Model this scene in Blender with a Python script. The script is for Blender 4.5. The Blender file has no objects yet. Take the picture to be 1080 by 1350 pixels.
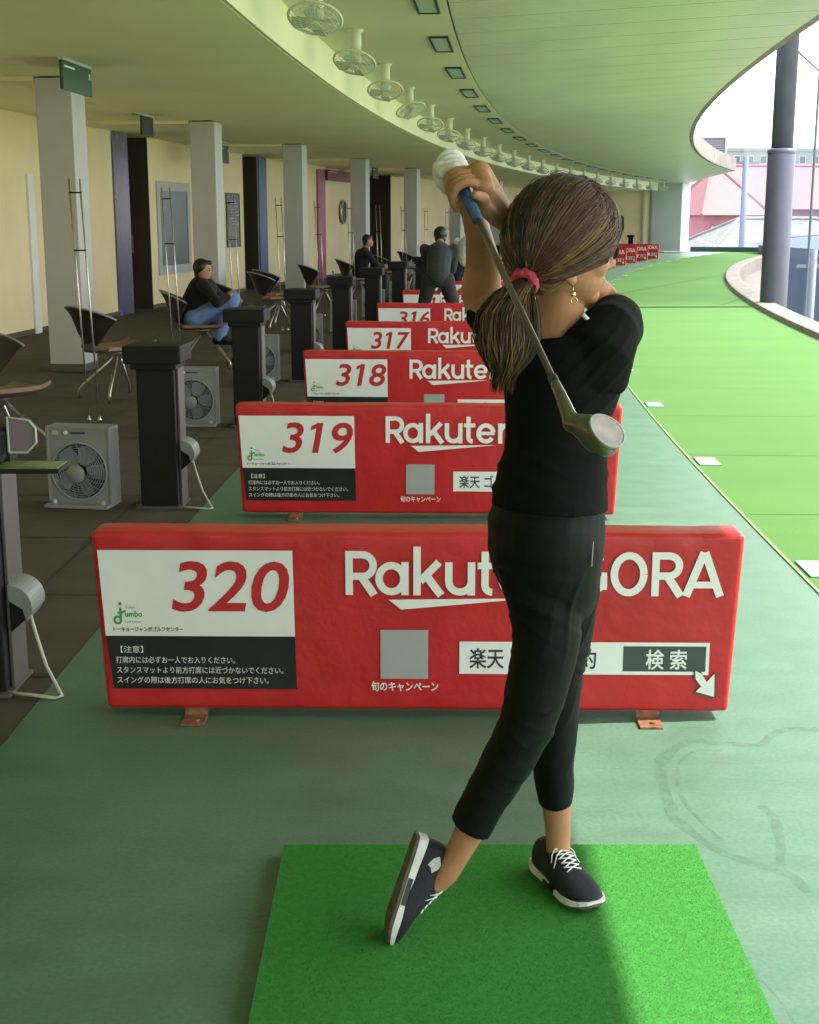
import bpy, bmesh, math, random
import numpy as np
from mathutils import Vector, Matrix, noise as mnoise
random.seed(7)
S = bpy.context.scene
COL = S.collection
PI = math.pi

# ------------------------------------------------------------------ camera, sky, sun, exposure
cam = bpy.data.cameras.new('camera')
cam.sensor_fit = 'VERTICAL'; cam.sensor_height = 36.0
cam.lens = 36.0 * 1771.8 / 1350.0
cam.clip_start = 0.05; cam.clip_end = 3000
cam_o = bpy.data.objects.new('camera', cam); COL.objects.link(cam_o)
cam_o.location = (0, 0, 1.5); cam_o.rotation_euler = (PI / 2 - 0.2138, 0, 0)
S.camera = cam_o

SUN_EL, SUN_AZ = math.radians(47.6), math.radians(86.5)      # azimuth clockwise from +Y
world = bpy.data.worlds.new('World'); S.world = world; world.use_nodes = True
wn = world.node_tree; wn.nodes.clear()
sky = wn.nodes.new('ShaderNodeTexSky'); sky.sky_type = 'NISHITA'; sky.sun_disc = False
sky.sun_elevation = SUN_EL; sky.sun_rotation = SUN_AZ; sky.dust_density = 3.0; sky.air_density = 1.2
tc = wn.nodes.new('ShaderNodeTexCoord'); mp = wn.nodes.new('ShaderNodeMapping'); mp.inputs['Scale'].default_value = (2.2, 2.2, 6)
nz = wn.nodes.new('ShaderNodeTexNoise'); nz.inputs['Scale'].default_value = 1.6; nz.inputs['Detail'].default_value = 6
rp = wn.nodes.new('ShaderNodeValToRGB'); rp.color_ramp.elements[0].position = .3; rp.color_ramp.elements[0].color = (.45, .45, .45, 1)
rp.color_ramp.elements[1].position = .62; rp.color_ramp.elements[1].color = (.95, .95, .95, 1)
mx = wn.nodes.new('ShaderNodeMix'); mx.data_type = 'RGBA'; mx.inputs[7].default_value = (11, 11.3, 11.6, 1)
bg = wn.nodes.new('ShaderNodeBackground'); bg.inputs['Strength'].default_value = 0.15
wo = wn.nodes.new('ShaderNodeOutputWorld')
L = wn.links.new
L(tc.outputs['Generated'], mp.inputs['Vector']); L(mp.outputs[0], nz.inputs['Vector']); L(nz.outputs['Fac'], rp.inputs['Fac'])
L(rp.outputs['Color'], mx.inputs[0]); L(sky.outputs[0], mx.inputs[6]); L(mx.outputs[2], bg.inputs['Color']); L(bg.outputs[0], wo.inputs['Surface'])

sun = bpy.data.lights.new('sun', 'SUN'); sun.energy = 4.2; sun.angle = math.radians(0.5); sun.color = (1, .95, .86)
sun_o = bpy.data.objects.new('sun', sun); COL.objects.link(sun_o)
sd = Vector((math.sin(SUN_AZ) * math.cos(SUN_EL), math.cos(SUN_AZ) * math.cos(SUN_EL), math.sin(SUN_EL)))
sun_o.rotation_euler = sd.to_track_quat('Z', 'Y').to_euler()
vs = S.view_settings; vs.view_transform = 'Standard'; vs.look = 'None'; vs.gamma = 1; vs.exposure = 1.4; vs.use_curve_mapping = False
S.cycles.max_bounces = 10; S.cycles.diffuse_bounces = 7; S.cycles.transparent_max_bounces = 16

# ------------------------------------------------------------------ helpers
R, Y0 = 160.8, 1.2733            # the row of bays lies on an arc of this radius; s runs along it, u towards the range
def at(s, u, z=0.0):
    t = s / R
    return Vector((R - (R - u) * math.cos(t), Y0 + (R - u) * math.sin(t), z))
def rz(s): return -s / R

ORD = ['nearest', 'second', 'third', 'fourth', 'fifth', 'sixth', 'seventh', 'eighth', 'ninth', 'tenth', 'eleventh', 'twelfth', 'thirteenth',
       'fourteenth', 'fifteenth', 'sixteenth', 'seventeenth', 'eighteenth', 'nineteenth', 'twentieth', 'twenty-first', 'twenty-second',
       'twenty-third', 'twenty-fourth', 'twenty-fifth']

def mat(name, col, rough=.6, noise=None, bump=None, metal=0.0, spec=.5, col2=None, detail=4.0, stretch=None, sheen=0, coat=0):
    m = bpy.data.materials.new(name); m.use_nodes = True
    nt = m.node_tree; b = nt.nodes['Principled BSDF']
    b.inputs['Base Color'].default_value = (*col, 1); b.inputs['Roughness'].default_value = rough
    b.inputs['Metallic'].default_value = metal; b.inputs['Specular IOR Level'].default_value = spec
    if sheen: b.inputs['Sheen Weight'].default_value = sheen * .3
    if coat: b.inputs['Coat Weight'].default_value = coat; b.inputs['Coat Roughness'].default_value = .15
    t = None
    def coords():
        nonlocal t
        if t is None:
            c = nt.nodes.new('ShaderNodeTexCoord'); t = nt.nodes.new('ShaderNodeMapping')
            nt.links.new(c.outputs['Object'], t.inputs['Vector'])
            if stretch: t.inputs['Scale'].default_value = stretch
        return t.outputs[0]
    if noise:
        n = nt.nodes.new('ShaderNodeTexNoise'); n.inputs['Scale'].default_value = noise[0]; n.inputs['Detail'].default_value = detail
        nt.links.new(coords(), n.inputs['Vector'])
        r = nt.nodes.new('ShaderNodeValToRGB'); k = noise[1]
        c2 = col2 or tuple(max(0, c * (1 - k)) for c in col)
        r.color_ramp.elements[0].position = .32; r.color_ramp.elements[1].position = .68
        r.color_ramp.elements[0].color = (*c2, 1); r.color_ramp.elements[1].color = (*[min(1, c * (1 + (0 if col2 else k * .6))) for c in col], 1)
        nt.links.new(n.outputs['Fac'], r.inputs['Fac']); nt.links.new(r.outputs['Color'], b.inputs['Base Color'])
        rr = nt.nodes.new('ShaderNodeMapRange'); rr.inputs['To Min'].default_value = max(.02, rough - .08); rr.inputs['To Max'].default_value = min(1, rough + .1)
        nt.links.new(n.outputs['Fac'], rr.inputs['Value']); nt.links.new(rr.outputs[0], b.inputs['Roughness'])
    if bump:
        n2 = nt.nodes.new('ShaderNodeTexNoise'); n2.inputs['Scale'].default_value = bump[0]; n2.inputs['Detail'].default_value = 5
        nt.links.new(coords(), n2.inputs['Vector'])
        bp = nt.nodes.new('ShaderNodeBump'); bp.inputs['Strength'].default_value = bump[1]; bp.inputs['Distance'].default_value = bump[2] if len(bump) > 2 else .01
        nt.links.new(n2.outputs['Fac'], bp.inputs['Height']); nt.links.new(bp.outputs[0], b.inputs['Normal'])
    return m

class MB:
    def __init__(s): s.v = []; s.f = []
    def add(s, vs, fs, M=None):
        o = len(s.v)
        s.v += [tuple(M @ Vector(v)) for v in vs] if M is not None else [tuple(v) for v in vs]
        s.f += [tuple(i + o for i in f) for f in fs]; return s
    def box(s, c, d, M=None, bev=0.0):
        bm = bmesh.new(); bmesh.ops.create_cube(bm, size=1)
        for v in bm.verts: v.co = Vector((v.co.x * d[0] + c[0], v.co.y * d[1] + c[1], v.co.z * d[2] + c[2]))
        if bev: bmesh.ops.bevel(bm, geom=bm.edges[:], offset=bev, segments=2, profile=.6, affect='EDGES')
        bm.verts.index_update(); s.add([v.co[:] for v in bm.verts], [[v.index for v in f.verts] for f in bm.faces], M); bm.free(); return s
    def tube(s, pts, rad, n=8, cap=True, rd=None, depth=None, M=None):
        """round tube through pts; with rd the cross-section is an ellipse: rad across, rd along the depth direction"""
        pts = [Vector(p) for p in pts]; N = len(pts); vs = []; fs = []
        if not hasattr(rad, '__len__'): rad = [rad] * N
        prev = None
        for i, p in enumerate(pts):
            t = (pts[min(i + 1, N - 1)] - pts[max(i - 1, 0)]).normalized()
            if depth is not None:
                d = Vector(depth); a = t.cross(d).normalized(); b = a.cross(t).normalized()
            else:
                if prev is None:
                    a = t.orthogonal().normalized()
                else:
                    a = (prev - t * prev.dot(t)); a = a.normalized() if a.length > 1e-6 else t.orthogonal().normalized()
                prev = a; b = t.cross(a)
            rb = rd[i] if rd is not None else rad[i]
            for k in range(n):
                w = 2 * PI * k / n
                vs.append(p + a * (rad[i] * math.cos(w)) + b * (rb * math.sin(w)))
        for i in range(N - 1):
            for k in range(n):
                fs.append((i * n + k, i * n + (k + 1) % n, (i + 1) * n + (k + 1) % n, (i + 1) * n + k))
        if cap: fs.append(tuple(range(n - 1, -1, -1))); fs.append(tuple((N - 1) * n + k for k in range(n)))
        return s.add(vs, fs, M)
    def lathe(s, prof, n=24, M=None, cap=True):
        vs = []; fs = []
        for (r, z) in prof:
            for k in range(n): w = 2 * PI * k / n; vs.append((r * math.cos(w), r * math.sin(w), z))
        for i in range(len(prof) - 1):
            for k in range(n): fs.append((i * n + k, i * n + (k + 1) % n, (i + 1) * n + (k + 1) % n, (i + 1) * n + k))
        if cap:
            if prof[0][0] > 1e-5: fs.append(tuple(range(n - 1, -1, -1)))
            if prof[-1][0] > 1e-5: fs.append(tuple((len(prof) - 1) * n + k for k in range(n)))
        return s.add(vs, fs, M)
    def torus(s, r, q, n=32, m=6, M=None):
        vs = []; fs = []
        for i in range(n):
            w = 2 * PI * i / n
            for j in range(m):
                x = 2 * PI * j / m; vs.append(((r + q * math.cos(x)) * math.cos(w), (r + q * math.cos(x)) * math.sin(w), q * math.sin(x)))
        for i in range(n):
            for j in range(m): fs.append((i * m + j, ((i + 1) % n) * m + j, ((i + 1) % n) * m + (j + 1) % m, i * m + (j + 1) % m))
        return s.add(vs, fs, M)
    def prism(s, poly, y0, y1, M=None):
        """poly in x,z extruded along y"""
        n = len(poly)
        vs = [(x, y0, z) for x, z in poly] + [(x, y1, z) for x, z in poly]
        fs = [tuple(range(n)), tuple(range(2 * n - 1, n - 1, -1))] + [(i, i + n, (i + 1) % n + n, (i + 1) % n) for i in range(n)]
        return s.add(vs, fs, M)
    def ell(s, c, r, M=None, n=20, m=12):
        vs = [(0, 0, r[2])]; fs = []
        for i in range(1, m):
            p = PI * i / m
            for k in range(n): w = 2 * PI * k / n; vs.append((r[0] * math.sin(p) * math.cos(w), r[1] * math.sin(p) * math.sin(w), r[2] * math.cos(p)))
        vs.append((0, 0, -r[2])); last = len(vs) - 1
        for k in range(n): fs.append((0, 1 + k, 1 + (k + 1) % n))
        for i in range(m - 2):
            for k in range(n): fs.append((1 + i * n + k, 1 + (i + 1) * n + k, 1 + (i + 1) * n + (k + 1) % n, 1 + i * n + (k + 1) % n))
        for k in range(n): fs.append((last, 1 + (m - 2) * n + (k + 1) % n, 1 + (m - 2) * n + k))
        T = Matrix.Translation(c) @ M.to_4x4() if M is not None else Matrix.Translation(c)
        return s.add(vs, fs, T)
    def cap(s, p, q, r0, r1, n=12):
        """tapered capsule"""
        p, q = Vector(p), Vector(q); d = (q - p); l = d.length; d.normalize(); P = []; rr = []
        for i in range(4): w = PI / 2 * i / 4; P.append(p - d * r0 * math.cos(w)); rr.append(max(r0 * math.sin(w), 1e-4))
        P += [p, q]; rr += [r0, r1]
        for i in range(3, -1, -1): w = PI / 2 * i / 4; P.append(q + d * r1 * math.cos(w)); rr.append(max(r1 * math.sin(w), 1e-4))
        return s.tube(P, rr, n)
    def data(s, name, m, smooth=False, fix=True):
        me = bpy.data.meshes.new(name); me.from_pydata([tuple(v) for v in s.v], [], s.f); me.update()
        if fix: bm = bmesh.new(); bm.from_mesh(me); bmesh.ops.recalc_face_normals(bm, faces=bm.faces[:]); bm.to_mesh(me); bm.free()
        for x in (m if isinstance(m, (list, tuple)) else [m]): me.materials.append(x)
        if smooth: me.polygons.foreach_set('use_smooth', [True] * len(me.polygons))
        return me
    def build(s, name, m, parent=None, smooth=False, loc=None, rot=None):
        return obj(name, s.data(name, m, smooth), parent, loc, rot)

def obj(name, me, parent=None, loc=None, rot=None):
    o = bpy.data.objects.new(name, me); COL.objects.link(o)
    if parent is not None: o.parent = parent
    if loc is not None: o.location = loc
    if rot is not None: o.rotation_euler = rot
    return o
def auto_smooth(o, ang=35):
    me = o.data; me.polygons.foreach_set('use_smooth', [True] * len(me.polygons))
    bm = bmesh.new(); bm.from_mesh(me); c = math.radians(ang)
    for e in bm.edges:
        e.smooth = not (len(e.link_faces) != 2 or e.calc_face_angle(0) > c)
    bm.to_mesh(me); bm.free(); return o
def tag(o, label, cat, group=None):
    o['label'] = label; o['category'] = cat
    if group: o['group'] = group
    return o
def thing(name, label, cat, loc=(0, 0, 0), rot=0.0, group=None):
    o = bpy.data.objects.new(name, None); COL.objects.link(o); o.location = loc; o.rotation_euler = (0, 0, rot); o.empty_display_size = .1
    return tag(o, label, cat, group)
def struct(o, kind='structure'): o['kind'] = kind; return o
def dup(root, loc, rot, label, skip=()):
    r = root.copy(); COL.objects.link(r); r.location = loc; r.rotation_euler = (0, 0, rot); r['label'] = label
    for ch in list(root.children):
        if ch.name.split('.')[0] in skip: continue
        c = ch.copy(); COL.objects.link(c); c.parent = r
        for g in list(ch.children):
            d = g.copy(); COL.objects.link(d); d.parent = c
    return r
def remesh(mb, name, m, voxel, it=3, fac=.5):
    me = mb.data(name + '_raw', m); o = bpy.data.objects.new(name + '_raw', me); COL.objects.link(o)
    rm = o.modifiers.new('r', 'REMESH'); rm.mode = 'VOXEL'; rm.voxel_size = voxel
    if it: sm = o.modifiers.new('s', 'SMOOTH'); sm.iterations = it; sm.factor = fac
    dg = bpy.context.evaluated_depsgraph_get(); out = bpy.data.meshes.new_from_object(o.evaluated_get(dg)); out.name = name
    bpy.data.objects.remove(o); bpy.data.meshes.remove(me)
    out.materials.clear()
    for x in (m if isinstance(m, (list, tuple)) else [m]): out.materials.append(x)
    out.polygons.foreach_set('use_smooth', [True] * len(out.polygons)); out.polygons.foreach_set('material_index', [0] * len(out.polygons)); return out
def text_data(body, size, m, x=0, z=0, y=0, shear=0, off=0, width=None, align='LEFT', name='lettering'):
    """flat lettering as a mesh in the x-z plane, facing -y; width squeezes or stretches it"""
    cu = bpy.data.curves.new('txt', 'FONT'); cu.body = body; cu.size = size; cu.shear = shear; cu.offset = off; cu.align_x = align; cu.resolution_u = 4
    o = bpy.data.objects.new('txt', cu); COL.objects.link(o)
    dg = bpy.context.evaluated_depsgraph_get(); me = bpy.data.meshes.new_from_object(o.evaluated_get(dg)); bpy.data.objects.remove(o); bpy.data.curves.remove(cu)
    vs = [v.co.copy() for v in me.vertices]; k = 1
    if width and vs:
        a, b = min(v.x for v in vs), max(v.x for v in vs); k = width / max(b - a, 1e-6)
    for v, c in zip(me.vertices, vs): v.co = (x + c.x * k, y, z + c.y)
    me.name = name; me.materials.clear(); me.materials.append(m); return me
def join_data(mes, name):
    bm = bmesh.new(); ms = []
    for me in mes: bm.from_mesh(me)
    out = bpy.data.meshes.new(name); bm.to_mesh(out); bm.free(); out.materials.append(mes[0].materials[0]); return out
def stroke(mb, pts, w, y):
    """flat ribbon of width w along pts (x,z) at depth y"""
    n = len(pts); vs = []
    for i in range(n):
        p = Vector(pts[i]); a = (Vector(pts[i]) - Vector(pts[i - 1])).normalized() if i else None
        b = (Vector(pts[i + 1]) - Vector(pts[i])).normalized() if i < n - 1 else None
        t = (a + b).normalized() if a and b else (a or b)
        nn = Vector((-t.y, t.x)); k = w / 2
        if a and b: k = min(k / max(.35, nn.dot(Vector((-b.y, b.x)))), w * 1.2)
        vs += [(p.x + nn.x * k, y, p.y + nn.y * k), (p.x - nn.x * k, y, p.y - nn.y * k)]
    mb.add(vs, [(2 * i, 2 * i + 1, 2 * i + 3, 2 * i + 2) for i in range(n - 1)])
def arc(cx, cy, rx, ry, a0, a1, n=18):
    return [(cx + rx * math.cos(math.radians(a0 + (a1 - a0) * i / n)), cy + ry * math.sin(math.radians(a0 + (a1 - a0) * i / n))) for i in range(n + 1)]
def band(name, prof, s0, s1, m, ds=1.0, closed=False, smooth=False):
    """sweep a profile of (u,z) along the arc"""
    n = max(2, int((s1 - s0) / ds)); vs = []; fs = []; k = len(prof)
    for i in range(n + 1):
        s = s0 + (s1 - s0) * i / n
        vs += [at(s, u, z) for u, z in prof]
    for i in range(n):
        for j in range(k if closed else k - 1):
            a, b = i * k + j, i * k + (j + 1) % k
            fs.append((a, b, b + k, a + k))
    if closed: fs.append(tuple(range(k))); fs.append(tuple(n * k + j for j in range(k - 1, -1, -1)))
    mb = MB(); mb.add(vs, fs); return mb

# ------------------------------------------------------------------ materials
M = {}
M['paint'] = mat('green_floor_paint', (.100, .195, .135), .42, (4.5, .10), (60, .12, .004), detail=10, stretch=(.45, 1.6, 1))
M['turf'] = mat('range_turf', (.085, .190, .052), .9, (1.6, .07), (240, .5, .006), spec=.15, stretch=(.35, 1, 1), detail=8)
M['mat'] = mat('mat_turf', (.046, .22, .04), .9, (70, .15), spec=.15)
M['pile'] = mat('mat_pile', (.044, .215, .038), .85, (130, .2), spec=.15)
_nt = M['pile'].node_tree; _tr = _nt.nodes.new('ShaderNodeBsdfTranslucent'); _tr.inputs[0].default_value = (.07, .34, .055, 1); _ms = _nt.nodes.new('ShaderNodeMixShader'); _ms.inputs[0].default_value = .5
_nt.links.new(_nt.nodes['Principled BSDF'].outputs[0], _ms.inputs[1]); _nt.links.new(_tr.outputs[0], _ms.inputs[2]); _nt.links.new(_ms.outputs[0], _nt.nodes['Material Output'].inputs['Surface'])
M['rubber'] = mat('mat_rubber', (.02, .02, .02), .8)
M['carpet'] = mat('carpet', (.078, .067, .051), .85, (3.5, .25), (300, .4, .003), spec=.3, detail=8)
M['wall'] = mat('cream_wall', (.86, .73, .44), .7, (1.1, .07), (90, .05, .002))
M['soffit'] = mat('soffit_paint', (.86, .82, .50), .65, (.5, .07))
M['fascia'] = mat('fascia_paint', (.84, .82, .58), .55, (1.2, .05))
M['ceil'] = mat('ceiling_paint', (.66, .64, .44), .6, (.6, .06))
M['panel'] = mat('ceiling_panel', (.58, .62, .46), .38, (1.5, .08), stretch=(1, .3, 1))
M['gap'] = mat('panel_gap', (.12, .13, .09), .8)
M['pillar'] = mat('pillar_grey', (.50, .50, .47), .5, (2, .06))
M['grey'] = mat('end_grey', (.45, .50, .47), .5, (.8, .06))
M['conc'] = mat('pale_concrete', (.235, .205, .185), .8, (2.5, .25), (40, .2, .01), detail=8)
M['red'] = mat('red_vinyl', (.52, .018, .022), .38, (4, .12), (7, .4, .02), coat=.05)
M['white'] = mat('sign_white', (.80, .82, .80), .45, (6, .04), (8, .2, .006))
M['black'] = mat('sign_black', (.012, .014, .014), .4, (6, .3))
M['wtext'] = mat('white_print', (.80, .80, .77), .5)
M['rtext'] = mat('red_print', (.50, .02, .025), .5)
M['dtext'] = mat('dark_print', (.03, .035, .035), .5)
M['gtext'] = mat('green_print', (.05, .32, .08), .5)
M['greybtn'] = mat('dark_grey_print', (.055, .07, .06), .5)
M['steel'] = mat('brushed_steel', (.55, .52, .46), .35, (30, .2), metal=.9)
M['rust'] = mat('rusty_bracket', (.32, .16, .09), .55, (40, .4), metal=.4)
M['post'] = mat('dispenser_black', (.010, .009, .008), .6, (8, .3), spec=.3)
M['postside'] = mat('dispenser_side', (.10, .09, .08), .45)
M['fangrey'] = mat('fan_grey', (.26, .265, .26), .42, (8, .1))
M['fanblade'] = mat('fan_blade', (.28, .30, .34), .3)
M['fandark'] = mat('fan_inside', (.05, .05, .05), .6)
M['chair'] = mat('chair_shell', (.035, .028, .022), .4, (6, .2))
M['seat'] = mat('chair_seat', (.20, .12, .07), .5, (8, .2))
M['cord'] = mat('white_cord', (.6, .58, .5), .5)
M['fanw'] = mat('fan_cream', (.66, .68, .52), .4)
M['alu'] = mat('pole_paint', (.085, .09, .13), .42, (3, .12), metal=.2)
M['door'] = mat('brown_door', (.035, .018, .014), .35, (3, .2))
M['recess'] = mat('brown_recess', (.055, .038, .022), .6)
M['violet'] = mat('violet_panel', (.13, .13, .22), .25, (1.2, .3))
M['blue'] = mat('blue_panel', (.03, .09, .25), .4)
M['magenta'] = mat('magenta_panel', (.30, .03, .11), .4)
M['dred'] = mat('dark_red_sign', (.18, .006, .02), .45)
M['gsign'] = mat('green_sign', (.012, .075, .04), .35)
M['dsign'] = mat('dark_sign', (.012, .03, .035), .4)
M['board'] = mat('grey_board', (.10, .115, .11), .3, (.8, .15))
M['frame'] = mat('pale_frame', (.42, .45, .42), .45)
M['poster'] = mat('dark_poster', (.03, .035, .035), .35, (5, .7), col2=(.18, .19, .18))
M['light'] = mat('lamp_diffuser', (.50, .60, .48), .35)
M['plate'] = mat('pale_plate', (.26, .44, .46), .35)
M['glass'] = mat('window_glass', (.05, .07, .08), .12)
M['blue_far'] = mat('far_pole_paint', (.06, .095, .18), .6)
M['edge'] = mat('turf_edge_strip', (.24, .33, .15), .6)

def paint_extra(m):
    """cracks and drying-water outlines on the painted concrete: stains with their own shape"""
    nt = m.node_tree; b = nt.nodes['Principled BSDF']; src = b.inputs['Base Color'].links[0].from_socket
    c = nt.nodes.new('ShaderNodeTexCoord')
    n1 = nt.nodes.new('ShaderNodeTexNoise'); n1.inputs['Scale'].default_value = 7; n1.inputs['Detail'].default_value = 10
    nt.links.new(c.outputs['Object'], n1.inputs['Vector'])
    r = nt.nodes.new('ShaderNodeValToRGB'); r.color_ramp.elements[0].position = .35; r.color_ramp.elements[0].color = (.88, .90, .88, 1); r.color_ramp.elements[1].position = .6
    nt.links.new(n1.outputs['Fac'], r.inputs['Fac'])
    n3 = nt.nodes.new('ShaderNodeTexNoise'); n3.inputs['Scale'].default_value = 85; n3.inputs['Detail'].default_value = 6; nt.links.new(c.outputs['Object'], n3.inputs['Vector'])
    r3 = nt.nodes.new('ShaderNodeValToRGB'); r3.color_ramp.elements[0].position = .38; r3.color_ramp.elements[0].color = (.84, .85, .84, 1); r3.color_ramp.elements[1].position = .60; nt.links.new(n3.outputs['Fac'], r3.inputs['Fac'])
    x3 = nt.nodes.new('ShaderNodeMix'); x3.data_type = 'RGBA'; x3.blend_type = 'MULTIPLY'; x3.inputs[0].default_value = 1; nt.links.new(src, x3.inputs[6]); nt.links.new(r3.outputs['Color'], x3.inputs[7]); src = x3.outputs[2]
    x = nt.nodes.new('ShaderNodeMix'); x.data_type = 'RGBA'; x.blend_type = 'MULTIPLY'; x.inputs[0].default_value = 1
    nt.links.new(src, x.inputs[6]); nt.links.new(r.outputs['Color'], x.inputs[7]); nt.links.new(x.outputs[2], b.inputs['Base Color'])
paint_extra(M['paint'])

# ------------------------------------------------------------------ the setting: floors, ceilings
SA, SB = -24.0, 66.5
struct(band('green_floor', [(-1.21, 0), (1.64, 0), (1.64, -.2), (-1.21, -.2)], SA, SB, None, closed=True).build('painted_floor', M['paint']))
struct(band('c', [(-7.6, -.002), (-1.21, -.002), (-1.21, -.2), (-7.6, -.2)], SA, SB, None, closed=True).build('carpet_floor', M['carpet']))
struct(band('t', [(1.64, .004), (4.42, .004), (4.42, -.2), (1.64, -.2)], SA, SB + 1, None, closed=True).build('turf_floor', M['turf']))
struct(band('e', [(1.628, .0055), (1.64, .0055)], SA, SB, None).build('turf_edge_strip', M['edge']))
struct(band('k', [(4.42, 0), (4.44, .075), (4.47, .085), (4.77, .085), (4.80, .07), (4.80, -.5), (4.42, -.5)], SA, SB + 3, None, closed=True).build('outer_kerb', M['conc']))
struct(band('g', [(4.80, -.38), (5.40, -.38), (5.40, -.8), (4.80, -.8)], SA, SB + 3, None, closed=True).build('gutter_ledge', M['conc']))
struct(band('b', [(-6.2, -.21), (4.79, -.21), (4.79, -7), (-6.2, -7)], SA, SB + 3, None, closed=True).build('lower_storeys', M['conc']))
# seams across the turf, and carpet tile joints
mb = MB()
for s in np.arange(-20, 66, 1.83):
    mb.add([at(s, 1.64, .0085), at(s, 4.42, .0085), at(s + .010, 4.42, .0085), at(s + .010, 1.64, .0085)], [(0, 1, 2, 3)])
struct(mb.build('turf_seam_lines', mat('turf_seam', (.07, .155, .042), .95)))
mb = MB()
for s in np.arange(-12, 66, 1.0):
    mb.add([at(s, -5.9, .001), at(s, -1.22, .001), at(s + .012, -1.22, .001), at(s + .012, -5.9, .001)], [(0, 1, 2, 3)])
for u in np.arange(-5.6, -1.3, 1.0):
    b2 = band('x', [(u, .002), (u + .012, .002)], -12, 66, None); mb.add(b2.v, b2.f)
struct(mb.build('carpet_seam_lines', mat('carpet_seam', (.035, .03, .022), .9)))
STM = bpy.data.materials.new('water_stain'); STM.use_nodes = True; nt = STM.node_tree; pb = nt.nodes['Principled BSDF']; pb.inputs['Base Color'].default_value = (.10, .18, .12, 1); pb.inputs['Roughness'].default_value = .5
c_ = nt.nodes.new('ShaderNodeTexCoord'); n_ = nt.nodes.new('ShaderNodeTexNoise'); n_.inputs['Scale'].default_value = 28; n_.inputs['Detail'].default_value = 6; q_ = nt.nodes.new('ShaderNodeMapRange')
q_.inputs['From Min'].default_value = .35; q_.inputs['From Max'].default_value = .7; q_.inputs['To Min'].default_value = .04; q_.inputs['To Max'].default_value = .38
nt.links.new(c_.outputs['Object'], n_.inputs['Vector']); nt.links.new(n_.outputs['Fac'], q_.inputs['Value']); nt.links.new(q_.outputs[0], pb.inputs['Alpha'])
def stain(pts, w, z):
    P = [Vector((x, y, z)) for x, y in pts]; mb = MB(); vs = []; fine = []
    for i in range(len(P) - 1):
        p0, p1, p2, p3 = P[max(i - 1, 0)], P[i], P[i + 1], P[min(i + 2, len(P) - 1)]
        for q in range(8): t = q / 8; fine.append(.5 * (2 * p1 + (p2 - p0) * t + (2 * p0 - 5 * p1 + 4 * p2 - p3) * t * t + (3 * p1 - p0 - 3 * p2 + p3) * t ** 3))
    for i, p in enumerate(fine):
        t = (fine[min(i + 1, len(fine) - 1)] - fine[max(i - 1, 0)]).normalized(); nn = Vector((-t.y, t.x, 0)); a = w * (.6 + .7 * abs(mnoise.noise(p * 9))); o = nn * .006 * mnoise.noise(p * 14)
        vs += [p + nn * a + o, p - nn * a * .6 + o]
    mb.add(vs, [(2 * i, 2 * i + 1, 2 * i + 3, 2 * i + 2) for i in range(len(fine) - 1)]); struct(mb.build('floor_stain', STM))
stain([(1.236, 3.823), (1.133, 3.823), (1.075, 3.766), (1.017, 3.702), (.922, 3.711), (.836, 3.729), (.76, 3.657), (.703, 3.553), (.692, 3.455), (.684, 3.361), (.679, 3.201), (.717, 3.093), (.761, 3.004), (.826, 2.943), (.891, 2.896), (.9, 2.85), (.911, 2.811)], .026, .0012)
stain([(.91, 3.657), (.828, 3.657), (.76, 3.553), (.728, 3.423), (.726, 3.287), (.746, 3.174), (.775, 3.067)], .009, .0016)
stain([(.89, 2.943), (.922, 3.093), (.939, 3.201), (.925, 3.287)], .020, .0016)
stain([(.60, 2.75), (.66, 2.60), (.72, 2.42), (.74, 2.25)], .006, .0016)
# ceilings
struct(band('s', [(-7.6, 2.865), (-1.386, 2.865), (-1.386, 2.90), (-7.6, 2.90)], SA, SB - 1.6, None, closed=True).build('soffit', M['soffit']))
struct(band('f', [(-1.386, 2.868), (-1.345, 2.862), (-1.345, 3.22), (-1.386, 3.22)], SA, SB - 1.6, None, closed=True).build('soffit_fascia', M['fascia']))
struct(band('u', [(-1.40, 3.22), (-.03, 3.22), (-.03, 3.30), (-1.40, 3.30)], SA, SB, None, closed=True).build('upper_ceiling', M['ceil']))
mb = MB(); s = SA; i = 0
while s < SB:
    w = .141; n = 3
    um = 3.40 if s < 56 else 3.40 - (s - 56) * .345
    for a, b in ((-.01, 1.2), (1.2, 2.35), (2.35, 3.40)):
        b = min(b, um)
        if b <= a: continue
        z = lambda u: 3.225 + (u + .01) * .052
        pv = [at(s, a, z(a)), at(s, b, z(b)), at(s + w, b, z(b)), at(s + w, a, z(a)), at(s, a, z(a) + .02), at(s, b, z(b) + .02), at(s + w, b, z(b) + .02), at(s + w, a, z(a) + .02)]
        mb.add(pv, [(0, 1, 2, 3), (0, 4, 5, 1), (2, 6, 7, 3)])
    i += 1; s += .151 if i % 6 else .172
struct(mb.build('panelled_ceiling', M['panel']))
struct(band('gp', [(-.03, 3.262), (3.40, 3.435), (3.40, 3.6), (-.03, 3.6)], SA, 56, None, closed=True).build('ceiling_backing', M['gap']))
struct(band('rf', [(3.40, 3.405), (3.49, 3.40), (3.50, 3.44), (3.50, 3.90), (3.40, 3.90)], SA, 56, None, closed=True).build('roof_fascia', M['conc']))
struct(band('rt', [(-6.2, 3.62), (3.39, 3.62), (3.39, 3.88), (-6.2, 3.88)], SA, 56, None, closed=True).build('roof_slab', M['conc']))
def wedge(z0, z1, ua, sa, name, m, e=0.0):
    c = [(56.003, ua), (56.003, 3.49 - e), (sa, -.15 - e), (sa, ua)]
    mb = MB(); mb.add([at(a, b, z0) for a, b in c] + [at(a, b, z1) for a, b in c], [(0, 1, 2, 3), (7, 6, 5, 4)] + [(i, i + 4, (i + 1) % 4 + 4, (i + 1) % 4) for i in range(4)]); struct(mb.build(name, m))
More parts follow.
